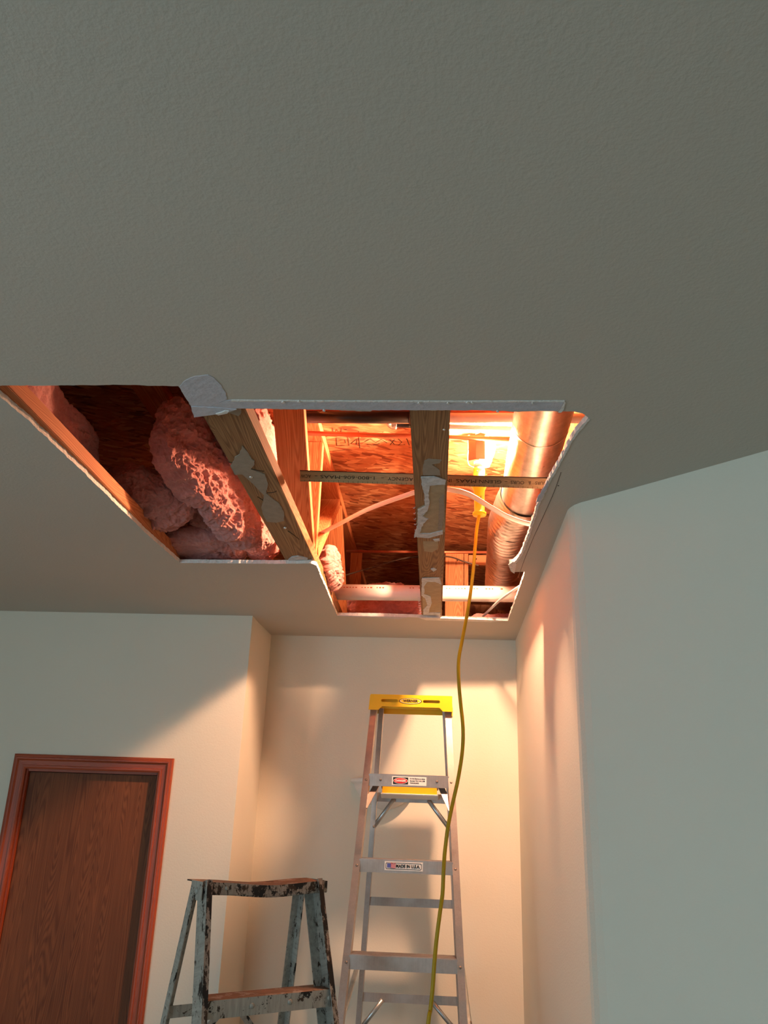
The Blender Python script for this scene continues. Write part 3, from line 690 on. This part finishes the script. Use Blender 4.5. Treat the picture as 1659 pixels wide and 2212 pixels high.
for k in range(1, 62):
    c = yl+yd*(k*0.0127)-yup*0.0115+yface*0.0027
    bm = bmesh.new(); add_box(bm, (0, 0, 0), (0.0008, 0.004 if k % 2 else 0.006, 0.0003))
    from_bm('tick_mark', bm, M['ink'], stick, basis(c, yd, yup))

# ------------------------------------------------------------------ work light
LX, LY = 0.137, 2.5
wl = thing('work_light', 'lit trouble light with yellow handle and long yellow cord hanging through the hole', 'lamp', (LX, LY, EYE+0.93))
mw = Matrix.Translation((LX, LY, EYE))
hnd = lathe('handle', [(0, 0.924), (0.021, 0.924), (0.0225, 0.928), (0.0215, 0.934), (0.0165, 0.937), (0.0172, 0.99), (0.018, 1.010), (0.026, 1.028), (0.027, 1.046), (0.020, 1.052), (0.0195, 1.080), (0.017, 1.090), (0, 1.090)], mw, M['orange'], wl, 28)
lathe('lamp_socket', [(0.0, 1.091), (0.017, 1.091), (0.017, 1.112), (0.0, 1.112)], mw, M['white'], wl, 20)
em = bpy.data.materials.new('bulb_glow'); em.use_nodes = True; nt = em.node_tree; nt.nodes.clear()
e_ = nt.nodes.new('ShaderNodeEmission'); e_.inputs[0].default_value = (*LAMP_COLOR, 1); e_.inputs[1].default_value = LAMP_STRENGTH
oo = nt.nodes.new('ShaderNodeOutputMaterial'); nt.links.new(e_.outputs[0], oo.inputs[0])
BX = 0.022
lathe('bulb', [(0, 1.100), (0.013, 1.100), (0.016, 1.115), (0.028, 1.142), (0.034, 1.165), (0.031, 1.188), (0.018, 1.203), (0, 1.209)], Matrix.Translation((LX+BX, LY+0.004, EYE)), em, wl, 20)
def shield_piece(a0, a1, name):
    R_ = 0.049; pts = []
    a, b_ = [Vector((LX+R_*math.cos(t), LY+R_*math.sin(t), 0)) for t in (a0, a1)]
    a.z = b_.z = EYE
    z0, z1 = 1.102, 1.198
    return sheet(name, [a+Vector((0, 0, z0)), b_+Vector((0, 0, z0)), b_+Vector((0, 0, z1-0.004)), (a+b_)/2+Vector((0, 0, z1)), a+Vector((0, 0, z1-0.008))],
                 (a-b_).cross(Vector((0, 0, 1))).normalized()*0.001, M['shade'], wl)
shield_piece(math.radians(222), math.radians(255), 'shield_panel')
shield_piece(math.radians(255), math.radians(292), 'shield_panel')
shield_piece(math.radians(45), math.radians(135), 'shield_panel')  # unseen far-side flap, added to shade the subfloor beyond the bulb
for v in bpy.data.objects['shield_panel.002'].data.vertices:
    v.co.y += 0.006
    v.co.z += 0.055 if v.co.z < 0 else 0.036
tube('hook', [(LX, LY+0.01, EYE+1.197), (LX-0.01, LY+0.02, EYE+1.215), (LX, LY+0.03, EYE+1.235), (LX+0.015, LY+0.02, EYE+1.24)], 0.002, M['wire'], wl, 8, 6)
for k in range(3):
    a = math.radians(20+60*k)
    p = lambda r, z: Vector((LX+r*math.cos(a), LY+r*math.sin(a), EYE+z))
    tube('guard_wire', [p(0.020, 1.098), p(0.044, 1.118), p(0.046, 1.16), p(0.035, 1.19), p(0.008, 1.2)], 0.0011, M['screw'], wl, 6, 5)
tube('handle_mark', [Vector((LX-0.004, LY-0.0187, EYE+0.965)), Vector((LX+0.003, LY-0.0190, EYE+0.972)), Vector((LX+0.005, LY-0.0187, EYE+0.985))], 0.0014, M['ink'], hnd, 6, 4)
tube('handle_mark', [Vector((LX-0.008, LY-0.0205, EYE+1.068)), Vector((LX-0.007, LY-0.0208, EYE+1.074))], 0.0014, M['ink'], hnd, 6, 2)
cpx = [(1032, 1110, 2.495), (1029, 1150, 2.49), (1022, 1235, 2.47), (1012, 1310, 2.45), (999, 1380, 2.44), (991, 1425, 2.43), (991, 1470, 2.42), (995, 1520, 2.42), (1000, 1570, 2.41), (999, 1620, 2.41), (990, 1680, 2.40),
       (978, 1735, 2.40), (968, 1785, 2.39), (961, 1840, 2.39), (958, 1885, 2.38), (956, 1930, 2.38), (950, 1975, 2.37), (943, 2030, 2.37), (938, 2085, 2.36), (935, 2130, 2.36), (930, 2180, 2.36), (922, 2240, 2.35)]
cpts = [at_y(*q) for q in cpx]
cpts[0] = Vector((LX, LY, EYE+0.93))
cpts += [Vector((-0.047, 2.35, 1.0)), Vector((-0.035, 2.355, 0.75)), Vector((0.03, 2.37, 0.40)), Vector((0.11, 2.37, 0.08)), Vector((0.22, 2.28, 0.006)), Vector((0.45, 1.85, 0.006)), Vector((0.9, 1.0, 0.006))]
tube('cord', cpts, 0.0052, M['cord'], wl, 10, 6)

# ------------------------------------------------------------------ insulation
def batt(name, label, c, axes, half, seed, amp=0.028, power=3.0, N=46, group='pink insulation batts'):
    ax, ay, az = [v.normalized() for v in axes]; bm = bmesh.new(); idx = {}
    def disp(u):
        # rounded box
        m = (abs(u.x)**power+abs(u.y)**power+abs(u.z)**power)**(1/power); d = u/m
        p = Vector((d.x*half[0], d.y*half[1], d.z*half[2]))
        q = ax*p.x+ay*p.y+az*p.z
        n = Vector((d.x/half[0], d.y/half[1], d.z/half[2])).normalized(); nw = ax*n.x+ay*n.y+az*n.z
        s = Vector((seed*3.1, seed*1.7, seed))
        w1 = noise.noise(q*7+s)
        wq = Vector((q.x*9, q.y*14, q.z*17))+Vector((w1, -w1, w1))*0.9
        fold = 0.9-abs(noise.noise(wq+s))*2.2
        f2 = 1-abs(noise.noise(Vector((q.x*30, q.y*30, q.z*42))+s+Vector((w1*3, 0, 0))))*2.2
        f3 = 1-abs(noise.noise(q*85+s))*2; f4 = noise.noise(q*190+s)
        return q+nw*(amp*(1.0*w1+0.50*fold+0.34*f2+0.20*f3+0.10*f4))
    def V(i, j, k):
        key = (i, j, k)
        if key not in idx:
            u = Vector((math.tan((i/N-0.5)*math.pi/2), math.tan((j/N-0.5)*math.pi/2), math.tan((k/N-0.5)*math.pi/2)))
            idx[key] = bm.verts.new(disp(u))
        return idx[key]
    for a in range(N):
        for b in range(N):
            for s in (0, N):
                bm.faces.new((V(a, b, s), V(a+1, b, s), V(a+1, b+1, s), V(a, b+1, s)))
                bm.faces.new((V(a, s, b), V(a+1, s, b), V(a+1, s, b+1), V(a, s, b+1)))
                bm.faces.new((V(s, a, b), V(s, a+1, b), V(s, a+1, b+1), V(s, a, b+1)))
    o = from_bm(name, bm, M['fluff'], None, Matrix.Translation(c), True)
    return tag(o, label, 'insulation', group)
X_, Y_, Z_ = Vector((1, 0, 0)), Vector((0, 1, 0)), Vector((0, 0, 1))
def cz(x, y, z): return at_z(x, y, z)
batt('insulation_batt', 'pink insulation batt with a bright frayed face beside the patched truss', cz(458, 1030, 0.94), (Vector((0.94, -0.34, 0.1)), Vector((0.34, 0.94, -0.22)), Z_), (0.045, 0.27, 0.115), 1.0, 0.021, 3.2, 150)
batt('insulation_batt', 'dim pink rolled batt bulging over the left edge of the hole', cz(312, 1082, 0.875), (Vector((0.8, 0.5, 0)), Vector((-0.5, 0.8, 0)), Z_), (0.125, 0.155, 0.075), 2.0, 0.019, 2.6, 140)
batt('insulation_batt', 'folded end of pink insulation resting at the far left corner of the hole', cz(440, 1180, 0.83), (X_, Y_, Z_), (0.135, 0.15, 0.036), 3.0, 0.013, 2.6, 90)
batt('insulation_batt', 'dark pink insulation tuck between the bright batt and the patched truss', cz(560, 1165, 0.865), (X_, Y_, Z_), (0.055, 0.13, 0.050), 4.0, 0.014, 2.4, 80)
batt('insulation_batt', 'flat pink insulation sheet hanging behind the left edge truss', cz(118, 912, 0.90)+Vector((-0.04, 0.02, 0)), (Vector((0.95, -0.1, 0.3)), Y_, Z_), (0.030, 0.30, 0.10), 5.0, 0.012, 5.0, 80)
batt('insulation_batt', 'ragged red-lit insulation seen between the patched truss and its slanting web', Vector((-0.578, 2.33, EYE+1.085)), (X_, Y_, Z_), (0.034, 0.30, 0.135), 6.0, 0.020, 4.0, 110)
batt('insulation_batt', 'torn pink insulation flap poking past the toothed plate', at_x(714, 1224, -0.385), (X_, Y_, Z_), (0.010, 0.12, 0.045), 7.0, 0.028, 3.0, 60)
batt('insulation_batt', 'shadowed pink insulation lump low behind the white drain pipe', Vector((-0.22, 3.63, EYE+0.90)), (X_, Y_, Z_), (0.17, 0.07, 0.085), 8.0, 0.020, 3.0, 60)
batt('insulation_batt', 'dark insulation mass behind the bottom right corner of the hole', Vector((0.30, 3.72, EYE+0.845)), (X_, Y_, Z_), (0.15, 0.04, 0.040), 9.0, 0.014, 3.0, 50)
batt('insulation_batt', 'shaded upper insulation roll at the back of the left bay', Vector((-0.74, 2.62, EYE+0.95)), (X_, Y_, Z_), (0.055, 0.26, 0.13), 10.0, 0.022, 3.0, 60)

batt('insulation_batt', 'unseen batt added above the near ceiling edge to block lamp light', Vector((-0.62, 0.80, EYE+1.03)), (X_, Y_, Z_), (0.06, 0.52, 0.19), 12.0, 0.02, 5.0, 40)  # out of view, added to keep the left void dark

# ------------------------------------------------------------------ tall aluminium stepladder
FX, FYt, LEAN = -0.0935, 3.300, 0.292        # front rail plane: Y = FYt - LEAN*(2.33-z)
def fy(z): return FYt-LEAN*(2.33-z)
ZF = -0.1206                       # floor before the final size correction (see below)
lad = thing('stepladder', 'tall aluminium stepladder with a yellow top standing in the alcove', 'ladder', (FX, 3.0, ZF))
def fxl(z): return FX-0.1555-0.050*(2.33-z)      # outer left
def fxr(z): return FX+0.1555+0.050*(2.33-z)
def chan(s):  # C channel opening outwards; local x = sideways, local z = depth
    w_, d_, t_ = 0.024, 0.030, 0.0025
    return [(0, -d_), (w_*s, -d_), (w_*s, -d_+t_), (t_*s, -d_+t_), (t_*s, d_-t_), (w_*s, d_-t_), (w_*s, d_), (0, d_)]
X1 = Vector((1, 0, 0))
for s, fx in ((-1, fxl), (1, fxr)):
    pb_, pt_ = Vector((fx(ZF+0.01)-s*0.024, fy(ZF+0.01)+0.03, ZF+0.01)), Vector((fx(2.31)-s*0.024, fy(2.31)+0.03, 2.31))
    extr('front_rail', chan(s), pb_, pt_, X1, M['alu'], lad)
    box('foot', (fx(ZF)-s*0.012, fy(ZF)+0.03, ZF+0.016), (0.034, 0.072, 0.032), M['blacklabel'], lad, 0.004)
# steps
stepp = [(-0.043, 0), (0.043, 0), (0.043, -0.034), (0.040, -0.034), (0.040, -0.003), (-0.040, -0.003), (-0.040, -0.042), (-0.043, -0.042)]
for k in range(0, 8):
    z = 0.29*k+0.012+(0.03 if k == 0 else 0)
    yy = fy(z)+0.040
    a, b_ = Vector((fxl(z)+0.020, yy, z)), Vector((fxr(z)-0.020, yy, z))
    bm = bmesh.new(); L = (b_-a).length
    A = [bm.verts.new((-L/2, y_, z_)) for y_, z_ in stepp]; B = [bm.verts.new((L/2, y_, z_)) for y_, z_ in stepp]
    n = len(stepp)
    for i in range(n): bm.faces.new((A[i], A[(i+1) % n], B[(i+1) % n], B[i]))
    bm.faces.new(A); bm.faces.new(B[::-1])
    for j in range(7):
        add_box(bm, (0, -0.036+j*0.012, 0.0008), (L-0.004, 0.004, 0.002))
    so = from_bm('step', bm, M['alu'], lad, Matrix.Translation((a+b_)/2))
    if k == 7: top_step = so
    if k == 6: second_step = so
    for xx in (fxl(z)+0.012, fxr(z)-0.012):
        dome('rivet', Vector((xx, fy(z-0.02)-0.0005, z-0.022)), Vector((0, -1, 0.2)), 0.0052, 0.003, M['rivet'], so)
zs1 = 0.29*7+0.012
def sticker_basis(px, z, yoff=0.0): return px
yf = fy(zs1)+0.040-0.0432
# braces under the top step, shelf
for s in (-1, 1):
    a = Vector((FX+s*0.118, fy(zs1)+0.03, zs1-0.032)); b_ = Vector(((fxl if s < 0 else fxr)(zs1-0.10)-s*0.016, fy(zs1-0.105)+0.004, zs1-0.118))
    extr('step_brace', [(-0.011, -0.002), (0.011, -0.002), (0.011, 0.002), (-0.011, 0.002)], a, b_, X1, M['alu'], lad)
    dome('rivet', Vector(((fxl if s < 0 else fxr)(zs1-0.10)-s*0.012, fy(zs1-0.10)-0.0005, zs1-0.118)), Vector((0, -1, 0.2)), 0.0052, 0.003, M['rivet'], lad)
    dome('rivet', Vector((FX+s*0.105, yf-0.0003, zs1-0.020)), Vector((0, -1, 0)), 0.0048, 0.003, M['rivet'], lad)
# rear rails
def ry(z): return 3.395+0.085*(2.33-z)
def rxl(z): return FX-0.130-0.046*(2.33-z)
def rxr(z): return FX+0.142+0.062*(2.33-z)
for s, fx in ((-1, rxl), (1, rxr)):
    w_, d_, t_ = 0.019, 0.022, 0.0025
    pr = [(0, -d_), (w_*s, -d_), (w_*s, -d_+t_), (t_*s, -d_+t_), (t_*s, d_-t_), (w_*s, d_-t_), (w_*s, d_), (0, d_)]
    extr('rear_rail', pr, Vector((fx(ZF+0.01)-s*w_, ry(ZF+0.01), ZF+0.01)), Vector((fx(2.31)-s*w_, ry(2.31), 2.31)), X1, M['alu'], lad)
    box('foot', (fx(ZF)-s*0.009, ry(ZF), ZF+0.016), (0.028, 0.052, 0.032), M['blacklabel'], lad, 0.004)
rear_z = [EYE+at_y(885, y, 3.44).z-EYE for y in (1716, 1938, 2146)]
rz = [at_y(885, y, ry(at_y(885, y, 3.44).z)).z for y in (1714, 1940, 2147)]
rz += [rz[-1]-0.36, rz[-1]-0.72, rz[-1]-1.08]
for i, z in enumerate(rz):
    if z < 0.1: continue
    hb = 0.034 if i == 0 else 0.030
    extr('rear_brace', [(-0.0, -0.012), (0.0, -0.012), (0.002, -0.012), (0.002, 0.012), (0, 0.012)] if False else [(-0.010, -hb/2), (-0.007, -hb/2), (-0.007, hb/2-0.003), (0.010, hb/2-0.003), (0.010, hb/2), (-0.010, hb/2)],
         Vector((rxl(z)+0.017, ry(z), z-hb/2)), Vector((rxr(z)-0.017, ry(z), z-hb/2)), Vector((0, 1, 0)), M['alu'], lad)
for zi, dz in ((0, 0.105), (2, 0.105)):
    z = rz[zi]-0.022
    for s, fx in ((-1, rxl), (1, rxr)):
        a = Vector((FX+0.006+s*(0.066 if zi == 0 else 0.092), ry(z)-0.014, z)); b_ = Vector((fx(z-dz)-s*0.014, ry(z-dz)-0.014, z-dz))
        tube('diagonal_brace', [a, (a+b_)/2, b_], 0.0085, M['galv'], lad, 14, 1)
        dome('rivet', b_+Vector((0, -0.008, 0)), Vector((0, -1, 0)), 0.0045, 0.003, M['rivet'], lad)
# yellow folded shelf
pa, pb2 = at_y(826, 1707, 3.378), at_y(944, 1713, 3.378)
shc = (pa+pb2)/2
box('shelf', shc+Vector((0, 0, 0.001)), ((pb2-pa).length, 0.03, 0.034), M['orange'], lad, 0.002)
box('shelf_rim', shc+Vector((0, 0.0, -0.018)), ((pb2-pa).length+0.01, 0.05, 0.005), M['label'], lad, 0.002, Matrix.Rotation(math.radians(-18), 4, 'X'))
box('shelf_rim', shc+Vector((0, 0.004, 0.017)), ((pb2-pa).length+0.01, 0.050, 0.004), M['alu'], lad, 0.001, Matrix.Rotation(math.radians(-18), 4, 'X'))
# spreaders
for s, fa, fb in ((-1, fxl, rxl), (1, fxr, rxr)):
    z1_, z2_ = 1.20, 1.38
    a = Vector((fa(z1_)+s*0.003, fy(z1_)+0.05, z1_)); b_ = Vector((fb(z2_)+s*0.006, ry(z2_)-0.02, z2_)); m_b = (a+b_)/2+Vector((s*0.012, 0, -0.045))
    tube('spreader', [a, m_b, b_], 0.009, M['galv'], lad, 8, 1, flat=0.3)
    dome('rivet', m_b+Vector((s*0.004, 0, 0)), Vector((s, 0, 0)), 0.008, 0.006, M['rivet'], lad)
# yellow cap
cx0, cx1, cyf, cyb, cz1 = FX-0.160, FX+0.160, 3.262, 3.425, EYE+0.4535
H_ = 0.043
def F(p): return Vector((p[0], cyf, p[1]))
def rr(x0, x1, z0, z1, r, n=4):
    o = []
    for cxx, czz, a0 in ((x1-r, z1-r, 0), (x0+r, z1-r, 90), (x0+r, z0+r, 180), (x1-r, z0+r, 270)):
        for i in range(n+1):
            a = math.radians(a0+90*i/n); o.append((cxx+r*math.cos(a), czz+r*math.sin(a)))
    return o
front = [(cx0+0.004, cz1), (cx0, cz1-0.006), (cx0-0.004, cz1-0.060), (cx0+0.034, cz1-0.060), (cx0+0.048, cz1-0.046), (cx1-0.048, cz1-0.046), (cx1-0.034, cz1-0.060), (cx1+0.004, cz1-0.060), (cx1, cz1-0.006), (cx1-0.004, cz1)]
bm = bmesh.new()
poly_prism(bm, [front, rr(cx0+0.044, cx0+0.110, cz1-0.029, cz1-0.018, 0.0052), rr(cx1-0.112, cx1-0.046, cz1-0.029, cz1-0.018, 0.0052)], F, Vector((0, 0.004, 0)))
add_box(bm, (FX, (cyf+cyb)/2, cz1-0.002), (0.314, cyb-cyf-0.002, 0.004))
add_box(bm, (cx0+0.002, (cyf+cyb)/2, cz1-0.030), (0.004, cyb-cyf-0.006, 0.054))
add_box(bm, (cx1-0.0005, (cyf+cyb)/2, cz1-0.030), (0.004, cyb-cyf-0.006, 0.060))
add_box(bm, (cx1+0.002, cyf+0.05, cz1-0.058), (0.004, 0.05, 0.032))
add_box(bm, (FX, cyb-0.002, cz1-0.028), (0.314, 0.004, 0.056))
add_box(bm, (FX, cyf+0.045, cz1-0.026), (0.306, 0.004, 0.044))
cap = from_bm('top_cap', bm, M['yellow'], lad, Matrix.Identity(4))
Ym = Vector((0, -1, 0))
def ell(name, c, a, b, th, mat, par, n=40, ring=None):
    bm = bmesh.new(); lo2 = [(a*math.cos(2*math.pi*i/n), b*math.sin(2*math.pi*i/n)) for i in range(n)]
    loops = [lo2]
    if ring: loops.append([(x*(1-ring), y*(1-ring*1.6)) for x, y in lo2])
    poly_prism(bm, loops, lambda q: Vector((q[0], 0, q[1])), Vector((0, -th, 0)))
    return from_bm(name, bm, M[mat], par, Matrix.Translation(c))
lc = Vector((FX-0.001, cyf, cz1-0.0235))
ell('logo_oval', lc, 0.046, 0.0125, 0.0006, 'yellow', cap)
ell('logo_ring', lc+Vector((0, -0.0004, 0)), 0.0450, 0.0118, 0.0006, 'blacklabel', cap, ring=0.06)
ell('logo_ring', lc+Vector((0, -0.0004, 0)), 0.0400, 0.0100, 0.0006, 'label', cap, ring=0.05)
text('logo_lettering', 'WERNER', 0.0135, basis(lc+Vector((0, -0.0010, 0)), X1, Vector((0, 0, 1))), M['blacklabel'], cap, 0.058, 0.0006)
# danger sticker on the top step's lip
zc_ = zs1-0.021
cS = at_y(884, 1684.5, yf); cS = Vector((cS.x, yf-0.0004, zc_))
Zv = Vector((0, 0, 1))
sc_ = 3.2/1774
dl = box('danger_label', cS, (0.128, 0.0008, 0.031), M['label'], lad)
lx = cS.x-0.032
box('danger_panel', Vector((lx, yf-0.0011, zc_)), (0.056, 0.0006, 0.0245), M['blacklabel'], dl)
ell('danger_ring', Vector((lx, yf-0.0015, zc_)), 0.0265, 0.0108, 0.0004, 'label', dl)
ell('danger_oval', Vector((lx, yf-0.0019, zc_)), 0.0250, 0.0094, 0.0004, 'red', dl)
text('danger_lettering', 'DANGER', 0.0105, basis(Vector((lx, yf-0.0026, zc_)), X1, Zv), M['label'], dl, 0.040, 0.0004)
for i, s in enumerate(('Do Not Stand at or above', 'this level. YOU CAN LOSE', 'YOUR BALANCE.')):
    wd_ = (0.056, 0.056, 0.034)[i]
    text('warning_lettering', s, 0.006, basis(Vector((cS.x+0.0015+wd_/2+0.001, yf-0.001, zc_+0.0085-i*0.0078)), X1, Zv), M['blacklabel'], dl, wd_, 0.00025)
# made in u.s.a. sticker on the second step
zs2 = 0.29*6+0.012; yf2 = fy(zs2)+0.040-0.0432; zc2 = zs2-0.019
cM = Vector((at_y(872, 1868, yf2).x, yf2-0.0004, zc2))
ol = box('origin_label', cM, (0.134, 0.0008, 0.0285), M['label'], lad)
bm = bmesh.new()
poly_prism(bm, [rr(-0.063, 0.063, -0.0105, 0.0105, 0.005), rr(-0.0615, 0.0615, -0.009, 0.009, 0.0042)], lambda q: Vector((q[0], 0, q[1])), Vector((0, -0.0004, 0)))
from_bm('label_border', bm, M['blacklabel'], ol, Matrix.Translation(cM+Vector((0, -0.0005, 0))))
text('origin_lettering', 'MADE IN U.S.A.', 0.014, basis(cM+Vector((0.015, -0.0012, 0)), X1, Zv), M['blacklabel'], ol, 0.084, 0.0005)
box('flag_canton', cM+Vector((-0.0515, -0.001, 0.001)), (0.013, 0.0006, 0.013), M['blue'], ol)
for k in range(5):
    tube('flag_stripe', [cM+Vector((-0.0455+0.0035*j, -0.0009, 0.0075-0.0036*k+0.001*math.sin(j*1.6))) for j in range(6)], 0.0011, M['red'], ol, 5, 3, flat=0.6)

LS = 0.94
lad.scale = (LS,)*3
lad.location = Vector((FX*LS, 3.0*LS, EYE+(ZF-EYE)*LS))

# ------------------------------------------------------------------ white wall sconce behind the ladder
sx, sz = -0.205, EYE+0.150
mws = Matrix.Translation((sx, YA-0.001, sz))
lathe('wall_sconce', [(0.118, -0.010), (0.120, 0.0), (0.145, 0.002), (0.147, -0.010), (0.140, -0.017), (0.132, -0.020), (0.128, -0.034), (0.118, -0.052), (0.100, -0.075), (0.072, -0.096), (0.038, -0.112), (0.012, -0.120), (0.0, -0.121)],
      mws, M['white'], None, 32, math.pi, 2*math.pi)
tag(bpy.data.objects['wall_sconce'], 'white half-bowl wall sconce mostly hidden behind the tall ladder', 'sconce')

# ------------------------------------------------------------------ small old painted stepladder
fl = Vector((-0.667, 2.59, 0)); frp = Vector((-0.355, 2.84, 0))
lx_ = (frp-fl).normalized(); ly_ = Vector((-lx_.y, lx_.x, 0)); wS = (frp-fl).length; hS = EYE-0.193
org = (fl+frp)/2
LS2 = 0.87; ZFS = EYE-EYE/LS2
sl = thing('stepladder', 'short old stepladder with chipped grey paint and a sagging brown top', 'ladder', (org.x, org.y, ZFS))
def L_(x, y, z): return org+lx_*x+ly_*y+Zv*z
hw = wS/2; TD = 0.12
# sagging top tread
bm = bmesh.new(); N = 16; rows = []
for i in range(N+1):
    u = -hw+(2*hw+0.018)*i/N; sag = -0.011*math.exp(-((u-0.02)/0.12)**2)
    rows.append([bm.verts.new((u, y_, z_+sag)) for y_, z_ in ((-0.012, 0), (TD, 0), (TD, -0.004), (-0.004, -0.004), (-0.004, -0.034), (-0.010, -0.034), (-0.012, -0.030))])
for A, B in zip(rows, rows[1:]):
    n = len(A)
    for i in range(n): bm.faces.new((A[i], A[(i+1) % n], B[(i+1) % n], B[i]))
bm.faces.new(rows[0]); bm.faces.new(rows[-1][::-1])
mS = Matrix(((lx_.x, ly_.x, 0, org.x), (lx_.y, ly_.y, 0, org.y), (0, 0, 1, hS), (0, 0, 0, 1)))
bm.faces.ensure_lookup_table()
for f_ in bm.faces:
    f_.material_index = 0 if abs(sum(v.co.y for v in f_.verts)/len(f_.verts)-TD/2) < 0.02 and len(f_.verts) == 4 else 1
from_bm('top_tread', bm, [M['oldwood'], M['darkpaint']], sl, mS)
FL = 0.27; FO = 0.055; RL = 0.20; RO = 0.05
def up_ang(a, b_): return (b_-a).normalized()
for s in (-1, 1):
    top = L_(s*(hw-0.004), 0.021, hS-0.002); bot = L_(s*(hw-0.004+FO*(hS-ZFS)), 0.021-FL*(hS-ZFS), ZFS)
    w_, d_, t_ = 0.034, 0.052, 0.003
    q = -s
    pr = [(0, -d_/2), (w_*q, -d_/2), (w_*q, -d_/2+t_), (t_*q, -d_/2+t_), (t_*q, d_/2+0.012-t_), (w_*q*0.5, d_/2+0.012-t_), (w_*q*0.5, d_/2+0.012), (0, d_/2+0.012)]
    fo_ = extr('front_leg', pr, bot, top, lx_, M['oldpaint'], sl); fo_.data.materials.append(M['darkpaint'])
    sg = -1 if (WM[fo_.name].to_3x3() @ Vector((0, 0, 1))).dot(-ly_) < 0 else 1
    for p in fo_.data.polygons:
        if p.normal.z*sg > 0.9 and p.center.z*sg > d_/2-0.001: p.material_index = 1
    rt = L_(s*(hw-0.010), TD-0.03, hS-0.010); rb = L_(s*(hw-0.010+RO*(hS-ZFS)), TD-0.03+RL*(hS-ZFS), ZFS)
    pr2 = [(0, -0.016), (0.026*q, -0.016), (0.026*q, -0.013), (0.003*q, -0.013), (0.003*q, 0.016), (0, 0.016)]
    extr('rear_leg', pr2, rb, rt, lx_, M['oldpaint'], sl)
    # end bracket of the top
    sheet('end_bracket', [L_(s*(hw+0.006), -0.012, hS+0.001), L_(s*(hw+0.006), TD*0.55, hS+0.001), L_(s*(hw+0.006), TD*0.5, hS-0.025), L_(s*(hw+0.006), 0.03, hS-0.05), L_(s*(hw+0.006), -0.012, hS-0.05)], lx_*(s*0.003), M['oldpaint'], sl)
    dome('bolt', L_(s*(hw+0.009), 0.02, hS-0.025), lx_*s, 0.010, 0.007, M['oldpaint'], sl)
dome('rivet', L_(-hw*0.65, -0.012, hS-0.017), -ly_, 0.006, 0.003, M['oldpaint'], sl)
for k in range(1, 7):
    z = hS-0.29*k
    yy = 0.012-FL*(hS-z); xx = hw+FO*(hS-z)-0.010
    prof_ = [(-0.022, 0), (0.062, 0), (0.062, -0.004), (-0.018, -0.004), (-0.018, -0.045), (-0.022, -0.045)]
    bm = bmesh.new()
    A = [bm.verts.new((-xx+0.004, y_, z_)) for y_, z_ in prof_]; B = [bm.verts.new((xx-0.004, y_, z_)) for y_, z_ in prof_]; n = len(A)
    for i in range(n): 
        f_ = bm.faces.new((A[i], A[(i+1) % n], B[(i+1) % n], B[i]))
        f_.material_index = 1 if i == 0 else 0
    bm.faces.new(A); bm.faces.new(B[::-1])
    m2 = Matrix(((lx_.x, ly_.x, 0, org.x+ly_.x*yy), (lx_.y, ly_.y, 0, org.y+ly_.y*yy), (0, 0, 1, z), (0, 0, 0, 1)))
    from_bm('step', bm, [M['oldpaint'], M['oldwood']], sl, m2)
    for u in (-0.98, -0.28, 0.32, 0.98):
        dome('rivet', L_(u*xx*0.985, yy-0.0225, z-0.022), -ly_, 0.0075, 0.004, M['oldpaint'], sl)
for k, dz in enumerate((0.36, 0.72, 1.1, 1.5, 1.8)):
    z = hS-dz; yy = TD-0.03+RL*dz; xx = hw-0.010+RO*dz
    extr('rear_brace', [(-0.002, -0.016), (0.002, -0.016), (0.002, 0.016), (-0.002, 0.016)], L_(-xx, yy, z), L_(xx, yy, z), ly_, M['oldpaint'], sl)
z1_, z2_ = hS-0.36, hS-0.60
for s in (-1, 1):
    a = L_(s*0.02, TD-0.04+RL*0.36, hS-0.36); b_ = L_(s*(hw+0.0), TD-0.04+RL*0.52, hS-0.55)
    extr('diagonal_brace', [(-0.010, -0.002), (0.010, -0.002), (0.010, 0.002), (-0.010, 0.002)], a, b_, lx_, M['oldpaint'], sl)
sl.scale = (LS2,)*3
sl.location = Vector((org.x*LS2, org.y*LS2, EYE+(ZFS-EYE)*LS2))
